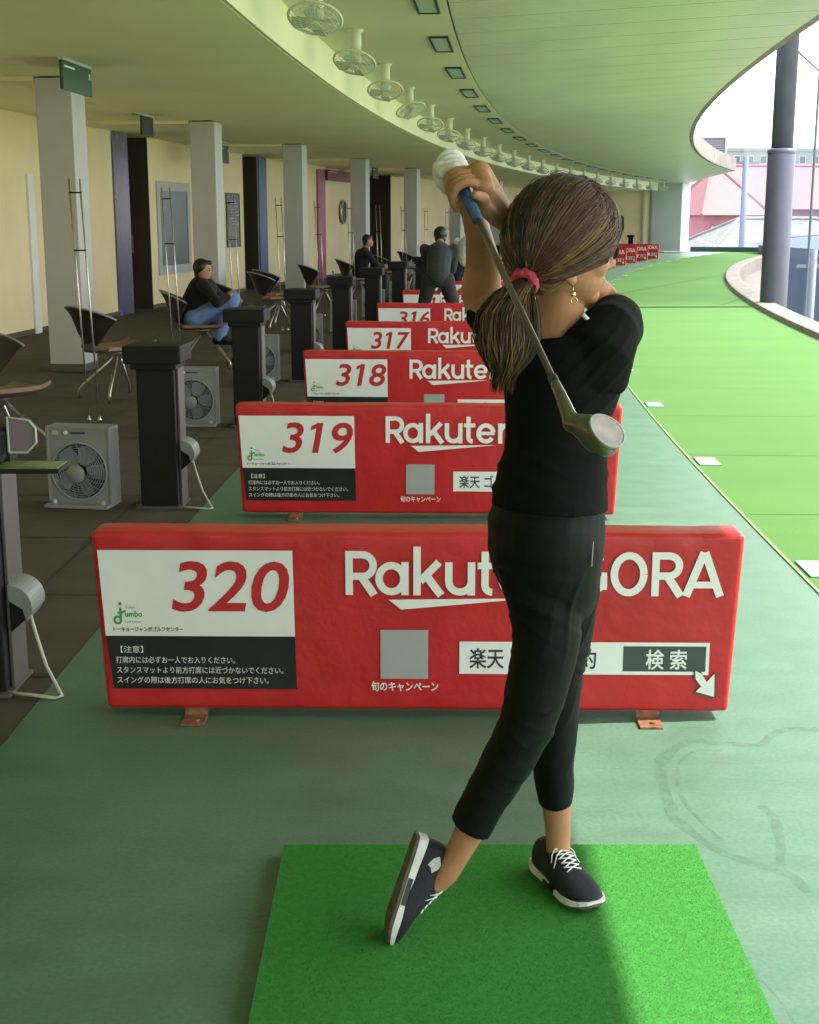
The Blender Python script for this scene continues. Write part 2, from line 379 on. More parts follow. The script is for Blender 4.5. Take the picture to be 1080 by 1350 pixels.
wedge(3.45, 3.9, -6.2, 66.6, 'roof_end_slab', M['conc'])
gm = mat('ground_far', (.30, .30, .27), .9, (.03, .3), detail=8)
struct(MB().add([(-900, -600, -7.01), (900, -600, -7.01), (900, 1400, -7.01), (-900, 1400, -7.01)], [(0, 1, 2, 3)]).build('ground', gm))
struct(MB().add([(14, -60, -7.0), (140, -60, -7.0), (140, 60, -7.0), (22, 60, -7.0)], [(0, 1, 2, 3)]).build('range_field', mat('field_grass', (.28, .34, .17), .9, (.4, .3))))

# ------------------------------------------------------------------ back wall with its doors and panels
wall = thing('back_wall', 'long cream wall with doors and coloured panels behind the seats', 'wall', at(20, -5.94, 0))
WI = Matrix.Translation(-at(20, -5.94, 0))
segs = [(SA, 20.5), (21.55, 27.28), (28.33, 38.5), (40.85, 66)]
mb = MB()
for a, b in segs:
    q = band('w', [(-6.1, 0), (-5.94, 0), (-5.94, 2.865), (-6.1, 2.865)], a, b, None, closed=True, ds=2); mb.add(q.v, q.f, WI)
mb.build('wall_surface', M['wall'], wall)
mb = MB()
for a, b in segs:
    q = band('w', [(-5.94, 0), (-5.93, 0), (-5.93, .07), (-5.94, .07)], a, b, None, closed=True, ds=2); mb.add(q.v, q.f, WI)
mb.build('skirting', mat('skirting_brown', (.10, .08, .05), .6), wall)
mb = MB()
for a, b, d in ((20.5, 21.55, .36), (27.28, 28.33, .36), (38.5, 40.85, 1.4)):
    q = band('w', [(-5.94 - d - .1, 0), (-5.94 - d, 0), (-5.94 - d, 2.865), (-5.94 - d - .1, 2.865)], a - .02, b + .02, None, closed=True, ds=.5); mb.add(q.v, q.f, WI)
    for e, f in ((a + .004, a + .03), (b - .03, b - .004)):
        q = band('w', [(-5.94 - d, 0), (-5.936, 0), (-5.936, 2.864), (-5.94 - d, 2.864)], e, f, None, closed=True, ds=.5); mb.add(q.v, q.f, WI)
mb.build('doorway_recess', M['recess'], wall)
def wall_part(name, s0, s1, z0, z1, m, u0=-5.94, th=.02, parent=wall):
    q = band('w', [(u0, z0), (u0 + th, z0), (u0 + th, z1), (u0, z1)], s0, s1, None, closed=True, ds=.5)
    mb = MB(); mb.add(q.v, q.f, WI); return mb.build(name, m, parent)
d1 = wall_part('door', 20.62, 21.5, 0, 2.18, M['door'], -6.29, .05)
dh = wall_part('handle', 21.36, 21.42, .95, 1.25, M['steel'], -6.235, .03, d1)
wall_part('notice', 20.75, 20.95, 1.30, 1.62, M['white'], -6.238, .006, d1)
wall_part('violet_panel', 19.81, 20.49, .0, 2.86, M['violet'], -5.938, .03)
wall_part('door', 27.4, 28.25, 0, 2.1, M['door'], -6.29, .05)
wall_part('blue_panel', 28.36, 28.95, 0, 2.86, M['blue'], -5.938, .03)
wall_part('magenta_panel', 33.22, 33.92, 0, 2.78, M['magenta'], -5.938, .04)
wall_part('door_jamb', 16.42, 16.63, 0, 2.1, M['white'], -5.938, .03)
wt = text_data('出入口', .12, M['wtext'], name='panel_lettering')
for k, (sx, zz) in enumerate(((20.15, 1.9), (28.65, 1.9))):
    mbt = MB()
    for q in range(3):
        p = at(sx, -5.9, zz - q * .17); mbt.box((0, 0, 0), (.004, .07, .09), Matrix.Translation(p - at(20, -5.94, 0)) @ Matrix.Rotation(rz(sx), 4, 'Z'))
bpy.data.meshes.remove(wt)

def on_wall(name, label, cat, s0, s1, z0, z1, m, fm=None, fr=.05, th=.03):
    sc = (s0 + s1) / 2; t = thing(name, label, cat, at(sc, -5.938, z0), rz(sc)); w = s1 - s0; h = z1 - z0
    if fm:
        mb = MB()
        for c, d in (((th / 2, -w / 2 + fr / 2, h / 2), (th, fr, h)), ((th / 2, w / 2 - fr / 2, h / 2), (th, fr, h)), ((th / 2, 0, h - fr / 2), (th, w - 2 * fr, fr)), ((th / 2, 0, fr / 2), (th, w - 2 * fr, fr))): mb.box(c, d, bev=.004)
        mb.build('frame', fm, t)
        MB().box((th * .3, 0, h / 2), (th * .5, w - 2 * fr, h - 2 * fr)).build('panel', m, t)
    else:
        MB().box((th / 2, 0, h / 2), (th, w, h), bev=.004).build('panel', m, t)
    return t
on_wall('notice_board', 'grey wall board in a pale frame beside the brown doorway', 'board', 21.86, 23.75, .55, 2.17, M['board'], M['frame'], .16)
pz = on_wall('poster', 'dark printed poster on the cream wall past the second pillar', 'poster', 26.0, 26.95, .95, 2.05, M['poster'], M['dsign'], .03)
mb = MB()
for q in range(9): mb.box((.04, -.1 + .1 * (q % 3), .95 - q * .06), (.004, .5 - .05 * (q % 4), .016))
mb.build('lines_of_print', M['frame'], pz)
# hanging and wall signs
def hang_sign(name, label, s0, s1, u, z0, z1, m, strip=True):
    sc = (s0 + s1) / 2; t = thing(name, label, 'sign', at(sc, u, 2.865), rz(sc)); w = s1 - s0
    MB().box((0, 0, (z0 + z1) / 2 - 2.865), (.03, w, z1 - z0), bev=.003).build('sign_panel', m, t)
    MB().box((0, 0, -.012), (.045, w + .01, .024)).build('mounting_rail', M['frame'], t)
    if strip:
        MB().box((.017, -w * .28, z1 - 2.865 - .05), (.004, w * .34, .016)).build('printed_line', M['wtext'], t); MB().box((.017, w * .42, z1 - 2.865 - .075), (.004, .03, .05)).build('pictogram', M['wtext'], t)
    return t
hang_sign('hanging_sign', 'dark green sign hung from the soffit in front of the nearest pillar', 10.53, 11.36, -3.33, 2.60, 2.845, M['gsign'])
hang_sign('hanging_sign', 'small black sign by the ceiling beside the second pillar', 16.6, 17.1, -4.4, 2.60, 2.84, M['dsign'], False)
hang_sign('hanging_sign', 'small dark teal sign with a white arrow left of the third pillar', 22.6, 23.2, -5.0, 2.50, 2.80, M['dsign'])
hang_sign('hanging_sign', 'long dark red sign beside the magenta panel', 33.95, 36.3, -5.86, 2.52, 2.80, M['dred'])
hang_sign('hanging_sign', 'small dark sign near the ceiling left of the fifth pillar', 33.4, 34.0, -4.5, 2.55, 2.82, M['dsign'])
cm = thing('wall_clock', 'round chrome clock hanging on the cream wall by the fourth pillar', 'clock', at(35.6, -5.93, 1.72), rz(35.6))
RY = Matrix.Rotation(PI / 2, 4, 'Y')
MB().lathe([(.001, .03), (.28, .03), (.28, .05), (.001, .055)], 32, RY).build('clock_face', M['fandark'], cm)
MB().torus(.29, .035, 32, 8, Matrix.Translation((.05, 0, 0)) @ RY).build('chrome_rim', M['steel'], cm, True)
# pillars and shallow beams
for k in range(10):
    s = 12.05 + 5.8 * k
    p = thing('pillar', ['grey square pillar beneath the green hanging sign', 'grey pillar between the notice board and the dark poster'][k] if k < 2 else f'{ORD[k]} grey square pillar counting back from the green sign', 'pillar', at(s, -3.92, 0), rz(s), 'grey pillars in a curving row')
    MB().box((0, .21, 1.425), (.36, .42, 2.85), bev=.012).build('shaft', M['pillar'], p)
    MB().box((0, .21, .04), (.375, .435, .08), bev=.006).build('base_trim', M['postside'], p)
    MB().box((0, .21, 2.857), (.30, .36, .016)).build('shadow_gap', M['gap'], p)
    mb = MB(); q = band('bm', [(-5.93, 2.82), (-4.115, 2.82), (-4.115, 2.864), (-5.93, 2.864)], s + .02, s + .40, None, closed=True); mb.add(q.v, q.f); struct(mb.build('ceiling_beam', M['soffit']))
# end of the hall
ew = thing('end_wall', 'cream end wall with a grey pier where the row of bays stops', 'wall', at(65, 0, 0), rz(65))
MB().box((-3.9, .2, 1.6), (4.6, .3, 3.24)).build('cream_section', M['wall'], ew)
MB().box((-.92, .9, 1.65), (1.42, 1.8, 3.16), bev=.01).build('grey_pier', M['grey'], ew)
MB().box((-2.0, -.02, 1.58), (.09, .14, 3.16)).build('drain_pipe', M['pillar'], ew)
MB().box((-1.70, .03, 1.6), (.10, .06, 3.2)).build('corner_trim', M['fangrey'], ew)
ek = thing('end_upstand', 'low dark green upstand closing the far end of the turf', 'kerb', at(67.3, 2.1, 0), rz(67.3))
MB().box((0, 0, .12), (4.6, .14, .24), bev=.01).build('upstand_board', mat('dark_green_board', (.02, .06, .045), .6), ek)

# ------------------------------------------------------------------ ceiling lights, fans, downlights
def ceiling_light():
    t = thing('ceiling_light', '', 'ceiling light', group='recessed lights along the ceiling seam')
    mb = MB()
    for c, d in (((-.085, 0, -.01), (.02, 1.12, .02)), ((.085, 0, -.01), (.02, 1.12, .02)), ((0, .55, -.01), (.15, .02, .02)), ((0, -.55, -.01), (.15, .02, .02))): mb.box(c, d)
    mb.build('frame', M['dsign'], t); MB().box((0, 0, -.006), (.15, 1.08, .010)).build('diffuser', M['light'], t); return t
c0 = ceiling_light()
for k in range(20):
    s = 10.15 + 2.65 * k; l = f'{ORD[k]} flat oblong light in the ceiling seam, counting from the camera'
    if k == 0: c0.location = at(s, -.19, 3.219); c0.rotation_euler = (0, 0, rz(s)); c0['label'] = l
    else: dup(c0, at(s, -.19, 3.219), rz(s), l)
def ceiling_fan():
    t = thing('ceiling_fan', '', 'fan', group='cream ceiling fans along the fascia')
    MB().lathe([(.075, 0), (.075, -.02), (.055, -.025), (.055, -.20), (.06, -.21), (.03, -.235)], 16).build('mounting_post', M['fanw'], t, True)
    T = Matrix.Translation((0, -.03, -.29)) @ Matrix.Rotation(math.radians(-27), 4, 'X')
    MB().lathe([(.001, .07), (.05, .07), (.06, .05), (.06, .0), (.045, -.02), (.001, -.02)], 16, T).build('motor', M['fanw'], t, True)
    MB().torus(.195, .011, 36, 6, T).build('cage_ring', M['fanw'], t, True)
    mb = MB()
    for i in range(28):
        w = 2 * PI * i / 28; c, s = math.cos(w), math.sin(w)
        mb.tube([(c * .04, s * .04, -.055), (c * .14, s * .14, -.05), (c * .195, s * .195, 0), (c * .15, s * .15, .035), (c * .06, s * .06, .05)], .0022, 4, M=T)
    for r, z in ((.06, -.055), (.10, -.053), (.14, -.05), (.17, -.03)): mb.torus(r, .002, 28, 4, T @ Matrix.Translation((0, 0, z)))
    mb.build('guard_wires', M['fanw'], t)
    mb = MB()
    for i in range(4):
        Q = T @ Matrix.Rotation(PI / 2 * i, 4, 'Z') @ Matrix.Translation((.10, 0, -.03)) @ Matrix.Rotation(.35, 4, 'X')
        mb.ell((0, 0, 0), (.075, .05, .004), n=12, m=6) if False else mb.add([Q @ Vector((x, y, 0)) for x, y in ((-.07, -.02), (-.02, -.05), (.06, -.055), (.075, .0), (.06, .05), (-.02, .04), (-.07, .02))] , [(0, 1, 2, 3, 4, 5, 6)])
    mb.build('blades', M['light'], t)
    MB().lathe([(.001, -.062), (.04, -.062), (.042, -.05), (.001, -.05)], 16, T).build('hub_badge', M['fanw'], t)
    return t
f0 = ceiling_fan()
for k in range(21):
    s = 8.97 + 2.76 * k; l = f'{ORD[k]} cream ceiling fan in the row, counting from the camera'
    r = rz(s) + random.uniform(-.35, .35) + (1.0 if k == 3 else 0)
    if k == 0: f0.location = at(s, -.93, 3.22); f0.rotation_euler = (0, 0, r); f0['label'] = l
    else: dup(f0, at(s, -.93, 3.22), r, l)
for k, (px, py) in enumerate(((-4.3, 13.4), (-4.5, 15.0), (-4.45, 16.6), (-4.9, 22.0))):
    t = thing('downlight', f'{ORD[k]} small round downlight in the low soffit near the pillars', 'downlight', at(py, px, 2.865), 0, 'small downlights in the low soffit')
    MB().torus(.06, .012, 20, 6).build('trim_ring', M['frame'], t, True); MB().lathe([(.001, .0), (.05, .0), (.05, -.008), (.001, -.012)], 16).build('lens', M['white'], t)

# ------------------------------------------------------------------ red barriers between the bays
PX, PZ = 441.0, 418.6
def bx(x): return (x - 551.5) / PX
def bz(y): return .587 - (y - 702) / PZ
def barrier_parts():
    P = {}
    # soft vinyl cover: a rounded, slightly slack box
    bm = bmesh.new(); bmesh.ops.create_cube(bm, size=1)
    W, D, H = 1.957, .13, .559
    for v in bm.verts: v.co = Vector((v.co.x * W * (1 if v.co.z > 0 else .975), v.co.y * D + .066 + D * 0, v.co.z * H + .028 + H / 2))
    bmesh.ops.bevel(bm, geom=bm.edges[:], offset=.016, segments=3, profile=.6, affect='EDGES')
    bmesh.ops.subdivide_edges(bm, edges=[e for e in bm.edges if abs(e.verts[0].co.x - e.verts[1].co.x) > .5], cuts=60, use_grid_fill=True)
    bmesh.ops.subdivide_edges(bm, edges=[e for e in bm.edges if abs(e.verts[0].co.z - e.verts[1].co.z) > .3], cuts=22, use_grid_fill=True)
    bm.normal_update()
    for v in bm.verts:
        c = v.co
        k = max(0, (c.z - .53) / .06) + max(0, (.10 - c.z) / .07); k = min(k, 1)
        n = mnoise.noise((c.x * 9, c.z * 5, 3)) * .0035 * k + mnoise.noise((c.x * 26, c.z * 3, 8)) * .0022 * k + mnoise.noise((c.x * 2.5, c.z * 4, 1)) * .0010 + k * .0016 * math.sin(c.x * 31 + 3 * mnoise.noise((c.x * 4, 0, 0)))
        c.z += mnoise.noise((c.x * 3.1, 0, 5)) * .004 * max(0, (c.z - .5) / .09)
        c.y += n if c.y < .06 else -n
    me = bpy.data.meshes.new('cover'); bm.to_mesh(me); bm.free(); me.materials.append(M['red']); me.polygons.foreach_set('use_smooth', [True] * len(me.polygons)); P['cover'] = me
    y = -.0030
    mb = MB(); mb.add([(bx(128), y, bz(725)), (bx(387), y, bz(725)), (bx(388.5), y, bz(838)), (bx(134), y, bz(838))], [(0, 1, 2, 3)]); P['number_panel'] = mb.data('number_panel', M['white'])
    mb = MB(); mb.add([(bx(134), y - .0003, bz(837.5)), (bx(388.5), y - .0003, bz(837.5)), (bx(390), y - .0003, bz(908)), (bx(142), y - .0003, bz(908))], [(0, 1, 2, 3)]); P['notice_panel'] = mb.data('notice_panel', M['black'])
    # club logo: a looped j with three small lines of words
    mb = MB(); g = []
    X0, Z0 = bx(145), bz(822)
    k = .0011
    for i, pts in enumerate((arc(13, 12, 9, 10, 0, 360, 20), [(21.5, 10), (22, 30), (21, 48)], [(13, 33), (24, 34), (36, 38)])):
        stroke(mb, [(X0 + a * k, Z0 + b * k) for a, b in pts], .0068, y - .0012 - i * .0002)
    mb.add([(X0 + (21 + 5 * math.cos(q)) * k, y - .0018, Z0 + (59 + 5 * math.sin(q)) * k) for q in np.linspace(0, 2 * PI, 12, endpoint=False)], [tuple(range(12))])
    lg = mb.data('logo', M['gtext'])
    P['logo'] = join_data([lg, text_data('Tokyo', .012, M['gtext'], bx(162), bz(801), y - .0012), text_data('umbo', .026, M['gtext'], bx(161), bz(812), y - .0012, off=.0006, width=.052), text_data('Golf Center', .010, M['gtext'], bx(161), bz(820), y - .0012, width=.05)], 'logo')
    P['centre_name'] = text_data('トーキョージャンボゴルフセンター', .016, M['dtext'], bx(143), bz(831), y - .0012, off=.0004, width=.213, name='centre_name')
    P['notice_text'] = join_data([text_data(t, .0235, M['wtext'], bx(146), bz(yy), y - .0015, off=0, width=w) for t, yy, w in (
        ('【注意】', 859, .068), ('打席内には必ずお一人でお入りください。', 873, .365), ('スタンスマットより前方打席には近づかないでください。', 886.5, .51), ('スイングの際は後方打席の人にお気をつけ下さい。', 900, .465))], 'notice_text')
    # the big white lettering, drawn as strokes
    mb = MB(); w = 9.6
    def q(pts, ww=w, i=[0]):
        i[0] += 1; stroke(mb, [(bx(457 + a), bz(782) + b / PZ) for a, b in pts], ww / 430, y - .0012 - (i[0] % 7) * .00015)
    q([(5, 0), (5, 57)]); q([(5, 52.3)] + arc(23, 38.3, 14, 14, 90, -90, 12) + [(5, 24.3)]); q([(20, 26), (38, 0)], 10.5)
    q(arc(61, 21.5, 16.5, 17, 0, 360, 28)); q([(79, 0), (79, 43)])
    q([(95, 0), (95, 63)]); q([(99, 18), (124, 43)], 10); q([(107, 26), (127, 0)], 10.5)
    q([(137, 43)] + arc(152, 18, 15, 13.5, 180, 360, 16) + [(167, 43)]); q([(167, 0), (167, 30)])
    q([(185, 57), (185, 14)] + arc(194, 13.5, 9, 9, 180, 275, 8)); q([(175, 38.5), (200, 38.5)], 8.6)
    q(arc(224, 21.5, 16.5, 17, 5, 325, 26)); q([(208, 21.5), (243, 21.5)], 7.4)
    q([(256, 0), (256, 43)]); q(arc(271, 24.5, 14.6, 14, 180, 0, 16) + [(285.6, 0)])
    q(arc(322, 28.5, 21.5, 24, 42, 330, 24)); q([(324, 26), (346, 26)]); q([(341.5, 26), (341.5, 8)])
    q(arc(375, 28.5, 19.5, 24, 0, 360, 30))
    q([(410, 0), (410, 57)]); q([(410, 52.3)] + arc(427, 39.3, 14, 13, 90, -90, 12) + [(410, 26.3)]); q([(425, 27), (444, 0)], 10.5)
    q([(451, 0), (473, 57)], 10.4); q([(496, 0), (474, 57)], 10.4); q([(458, 15), (489, 15)], 9)
    P['lettering'] = mb.data('lettering', M['wtext'])
    mb = MB(); mb.add([(bx(514), y - .0012, bz(788)), (bx(705), y - .0012, bz(785.5)), (bx(531), y - .0012, bz(801))], [(0, 1, 2)]); P['underline'] = mb.data('underline', M['wtext'])
    mb = MB(); mb.add([(bx(503), y - .0004, bz(828)), (bx(567), y - .0004, bz(828)), (bx(567), y - .0004, bz(893)), (bx(503), y - .0004, bz(893))], [(0, 1, 2, 3)]); P['blank_card'] = mb.data('blank_card', mat('grey_card', (.36, .37, .36), .5))
    P['caption'] = text_data('旬のキャンペーン', .033, M['wtext'], bx(490), bz(908.5), y - .0008, off=.0006, width=.206, name='caption')
    def rect(a, b, c, d, dy): return MB().add([(bx(a), y - dy, bz(b)), (bx(c), y - dy, bz(b)), (bx(c), y - dy, bz(d)), (bx(a), y - dy, bz(d))], [(0, 1, 2, 3)])
    P['search_box'] = rect(609, 843, 943, 886, .0004).data('search_box', M['white'])
    P['search_button'] = rect(828, 848, 938.5, 881.5, .0009).data('search_button', M['greybtn'])
    P['search_text'] = text_data('楽天 ゴルフ予約', .069, M['dtext'], bx(622), bz(876), y - .0012, off=.0010, width=.385, name='search_text')
    P['button_text'] = text_data('検 索', .066, M['wtext'], bx(858), bz(876), y - .0016, off=.0010, width=.125, name='button_text')
    mb = MB(); A = [(925, 880), (934, 884), (941, 895), (951, 884), (952, 915), (927, 908), (934, 901), (926, 891)]
    mb.add([(bx(a), y - .0022, bz(b)) for a, b in A], [tuple(range(len(A)))]); P['cursor_arrow'] = mb.data('cursor_arrow', M['wtext'])
    mb = MB(); cx, cz = bx(939), bz(898); mb.add([(cx + (bx(a) - cx) * 1.18, y - .0019, cz + (bz(b) - cz) * 1.18) for a, b in A], [tuple(range(len(A)))]); P['cursor_outline'] = mb.data('cursor_outline', M['greybtn'])
    return P
BP = barrier_parts()
def bracket(x):
    mb = MB(); mb.box((x, -.035, .004), (.07, .085, .006), bev=.001); mb.box((x, .012, .05), (.07, .006, .09)); mb.lathe([(.009, .007), (.009, .013), (.001, .014)], 8, Matrix.Translation((x + .01, -.045, 0))); return mb.data('foot_bracket', M['rust'])
BR = [bracket(-.68), bracket(.71)]
tubes = MB().box((0, .066, .05), (1.7, .03, .05), bev=.004).data('base_rail', M['postside'])
CH = {'number_panel': ['number', 'logo', 'centre_name'], 'notice_panel': ['notice_text'], 'search_box': ['search_button', 'search_text', 'button_text', 'cursor_outline', 'cursor_arrow']}
for k in range(19):
    s = 2.635 + 2.827 * k; num = str(320 - k)
    if k < 6: lab = f'red vinyl tee barrier with the number {num} on its white panel'
    elif k >= 14: lab = f'{ORD[18 - k].replace("nearest", "last")} red tee barrier from the grey pier at the far end'
    else: lab = f'{ORD[k]} red tee barrier, counting back from the one numbered 320'
    t = thing('tee_barrier', lab, 'barrier', at(s, 0, 0), rz(s), 'red barriers between the bays')
    obj('cover', BP['cover'], t)
    o = {n: obj(n, BP[n], t) for n in ('number_panel', 'notice_panel', 'lettering', 'underline', 'blank_card', 'caption', 'search_box')}
    for pn, subs in CH.items():
        for n in subs:
            if n == 'number': me = text_data(num, .217, M['rtext'], bx(219), bz(803), -.0045, shear=.17, off=.0032, width=(.362 if k else .358), name='number')
            else: me = BP[n]
            if n == 'number' and num[1] == '1':
                bm = bmesh.new(); bm.from_mesh(me); seen = set(); isl = []
                for v0 in bm.verts:
                    if v0 in seen: continue
                    st_ = [v0]; comp = []; seen.add(v0)
                    while st_:
                        q = st_.pop(); comp.append(q.co.copy())
                        for e in q.link_edges:
                            w_ = e.other_vert(q)
                            if w_ not in seen: seen.add(w_); st_.append(w_)
                    isl.append(comp)
                isl.sort(key=lambda c: sum(p.x for p in c) / len(c)); one = isl[len(isl) // 2]
                zt = max(p.z for p in one); xl = min(p.x for p in one if p.z > zt - .012)
                pv = [bm.verts.new(p) for p in ((xl + .006, -.0047, zt), (xl - .030, -.0047, zt - .016), (xl - .034, -.0047, zt - .038), (xl + .002, -.0047, zt - .026))]
                bm.faces.new(pv); bm.to_mesh(me); bm.free()
            if k > 5 and n in ('centre_name', 'logo'): continue
            obj(n, me, o[pn])
    if k < 8:
        for b in BR: obj('foot_bracket', b, t)
    obj('base_rail', tubes, t)
# pale tee markers let into the turf edge
for k in range(22):
    s = 4.35 + 2.72 * k
    mb = MB().box((.08, .12, .008), (.13, .27, .007), bev=.002)
    tag(mb.build('turf_marker', M['plate'], None, False, at(s, 1.645, 0), (0, 0, rz(s))), f'{ORD[k]} pale tile set in the turf edge, counting from the camera', 'marker', 'pale tiles along the turf edge')

# ------------------------------------------------------------------ ball dispensers, box fans, rod stands, chairs
def dispenser():
    t = thing('ball_dispenser', '', 'dispenser', group='black ball dispensers, one for every bay')
    MB().box((0, .12, .37), (.20, .20, .74), bev=.006).build('column', M['post'], t)
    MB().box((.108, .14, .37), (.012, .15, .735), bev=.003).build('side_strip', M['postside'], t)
    MB().box((0, .10, .82), (.305, .30, .095), bev=.012).build('head', M['post'], t)
    MB().box((0, .10, .757), (.24, .24, .032), bev=.006).build('neck', M['post'], t)
    MB().box((0, .12, .006), (.24, .26, .012), bev=.003).build('foot_plate', M['postside'], t)
    # ball outlet: curved hood
    pr = [(0, .36)] + [(.075 * math.sin(a), .285 + .075 * math.cos(a)) for a in np.linspace(.1, 1.75, 9)] + [(.055, .24), (.045, .28), (.0, .31)]
    h = MB().prism(pr, .05, .20, Matrix.Translation((.114, 0, 0))).build('ball_outlet', M['fangrey'], t)
    MB().prism([(0, .308), (.044, .278), (.052, .245), (0, .20)], .06, .19, Matrix.Translation((.114, 0, 0))).build('outlet_mouth', M['post'], h)
    MB().tube([(.165, .10, .26), (.19, .08, .18), (.225, .05, .09), (.27, .02, .02), (.285, 0, .008), (.27, -.02, .008), (.20, .0, .008), (.10, .03, .008)], .006, 6).build('cord', M['cord'], t, True)
    return t
d0 = dispenser()
for k in range(21):
    s = 2.80 + 2.86 * k; l = f'{ORD[k]} black ball dispenser post, counting back from the left edge'
    if k == 0: d0.location = at(s, -1.425, 0); d0.rotation_euler = (0, 0, rz(s)); d0['label'] = 'black ball dispenser post cut by the left edge, with a white cord'
    else: dup(d0, at(s, -1.43, 0), rz(s), l)
# the card tray and leaflet holder on the first dispenser
tr = thing('card_tray', 'dark tray with a green printed card at the left edge', 'tray', (-1.30, 4.02, .757))
MB().box((.115, .04, 0), (.25, .13, .014), bev=.004).build('tray', M['post'], tr)
MB().box((.14, .04, .0095), (.19, .115, .004)).build('green_card', mat('green_card', (.06, .15, .045), .3, (22, .8), col2=(.25, .30, .12)), tr)
MB().box((.05, .10, .06), (.02, .02, .12)).build('bracket', M['post'], tr)
lf = thing('leaflet_holder', 'rounded translucent violet plate above the green card', 'holder', (-1.20, 4.10, .80))
mb = MB(); mb.prism([(-.035, 0), (.02, .0), (.05, .03), (.05, .075), (.03, .10), (-.035, .11)], -.008, .008); mb.build('plate', mat('violet_plate', (.20, .16, .20), .25), lf)
MB().tube([(-.035, -.01, 0), (-.035, -.01, .11), (.03, -.01, .10), (.05, -.01, .075), (.05, -.01, .03), (.02, -.01, 0), (-.035, -.01, 0)], .004, 6).build('rim', M['frame'], lf)

def box_fan():
    t = thing('box_fan', '', 'fan', group='grey box fans on the floor of the bays')
    w, h, d = .345, .425, .12
    n = 40; cx, cz, r = 0, .19, .152
    vs = []; outer = []
    for i in range(n):
        a = 2 * PI * i / n; c, s = math.cos(a), math.sin(a)
        k = min(w / 2 / max(abs(c), 1e-6), (h - cz if s > 0 else cz - .012) / max(abs(s), 1e-6)); vs.append((cx + c * k, 0, cz + s * k))
    inn = [(cx + r * math.cos(2 * PI * i / n), 0, cz + r * math.sin(2 * PI * i / n)) for i in range(n)]
    inb = [(x, .05, z) for x, y, z in inn]; bk = [(x, d, z) for x, y, z in vs]
    mb = MB(); fs = []
    for i in range(n):
        j = (i + 1) % n; fs += [(i, j, n + j, n + i), (n + i, n + j, 2 * n + j, 2 * n + i), (i, 3 * n + i, 3 * n + j, j)]
    fs.append(tuple(range(3 * n, 4 * n)))
    mb.add(vs + inn + inb + bk, fs)
    for c, dd in (((-w / 2 + .001, .06, h / 2 + .006), (.016, .13, h - .02)), ((w / 2 - .001, .06, h / 2 + .006), (.016, .13, h - .02)), ((0, .06, h - .002), (w + .012, .13, .014))): mb.box(c, dd, bev=.004)
    mb.build('case', M['fangrey'], t)
    mb = MB(); mb.lathe([(.001, .052), (r, .052)], 40, Matrix.Rotation(-PI / 2, 4, 'X') @ Matrix.Translation((0, -cz, 0)), cap=False); mb.build('fan_back', M['fandark'], t)
    T = Matrix.Translation((0, -.004, cz)) @ Matrix.Rotation(PI / 2, 4, 'X')
    mb = MB()
    for q in range(5):
        Q = T @ Matrix.Rotation(2 * PI / 5 * q, 4, 'Z') @ Matrix.Translation((0, 0, -.03)) @ Matrix.Rotation(.45, 4, 'X')
        mb.add([Q @ Vector((x, y, 0)) for x, y in ((.03, -.015), (.07, -.055), (.13, -.06), (.145, -.005), (.12, .045), (.06, .035), (.03, .015))], [tuple(range(7))])
    mb.build('blades', M['fanblade'], t)
    mb = MB()
    for rr in np.arange(.05, .152, .0125): mb.torus(rr, .0016, 36, 4, T)
    for q in range(24):
        a = 2 * PI * q / 24; mb.tube([(.045 * math.cos(a), .045 * math.sin(a), .001), (.10 * math.cos(a + .16), .10 * math.sin(a + .16), .001), (.152 * math.cos(a + .35), .152 * math.sin(a + .35), .001)], .0018, 4, M=T)
    mb.torus(.153, .005, 40, 6, T); mb.build('grille', M['fanblade'], t)
    MB().lathe([(.001, .018), (.04, .016), (.05, .006), (.05, -.004)], 24, T @ Matrix.Translation((-.02, -.015, 0))).build('hub_cap', M['fangrey'], t, True)
    mb = MB(); mb.box((-.125, -.004, .395), (.03, .008, .022), bev=.002); mb.build('switch', M['frame'], t)
    mb = MB(); mb.box((.0, -.002, .397), (.085, .006, .012), bev=.002); mb.build('handle_slot', M['fandark'], t)
    MB().lathe([(.011, 0), (.011, .012), (.001, .014)], 12, Matrix.Translation((-.065, 0, .397)) @ Matrix.Rotation(PI / 2, 4, 'X')).build('knob', M['white'], t, True)
    mb = MB(); mb.box((0, .03, .009), (w + .01, .22, .018), bev=.006); mb.build('base', M['fangrey'], t)
    for sx in (-1, 1):
        MB().lathe([(.014, 0), (.012, .02), (.001, .022)], 10, Matrix.Translation((sx * .135, -.03, .018))).build('foot_knob', M['frame'], t, True)
    return t
b0 = box_fan()
for k in range(18):
    s = 5.72 + 2.87 * k; l = ['grey box fan on the carpet beside the first full dispenser', 'grey box fan on the carpet behind the crouched person in blue jeans'][k] if k < 2 else f'{ORD[k]} grey box fan on the carpet, counting from the left edge'
    loc = at(s, -1.865 + (0 if k == 0 else .02), 0); r = rz(s) + (-.12 if k == 0 else .03)
    if k == 0: b0.location = loc; b0.rotation_euler = (0, 0, r); b0['label'] = l
    else: dup(b0, loc, r, l)
def rod_stand():
    t = thing('rod_stand', '', 'stand', group='pairs of thin steel rods behind the bays')
    for sx in (-1, 1):
        MB().tube([(sx * .04 - .06, 0, 1.8), (sx * .04, 0, .02)], .0065, 8).build('rod', M['steel'], t, True)
        MB().lathe([(.018, 0), (.018, .008), (.009, .02), (.009, .035)], 10, Matrix.Translation((sx * .04, 0, 0))).build('foot', M['steel'], t, True)
    mb = MB()
    for z, dx in ((1.70, -.057), (1.28, -.043)): mb.box((dx, 0, z), (.095, .012, .012))
    mb.build('clip', M['post'], t); return t
r0 = rod_stand()
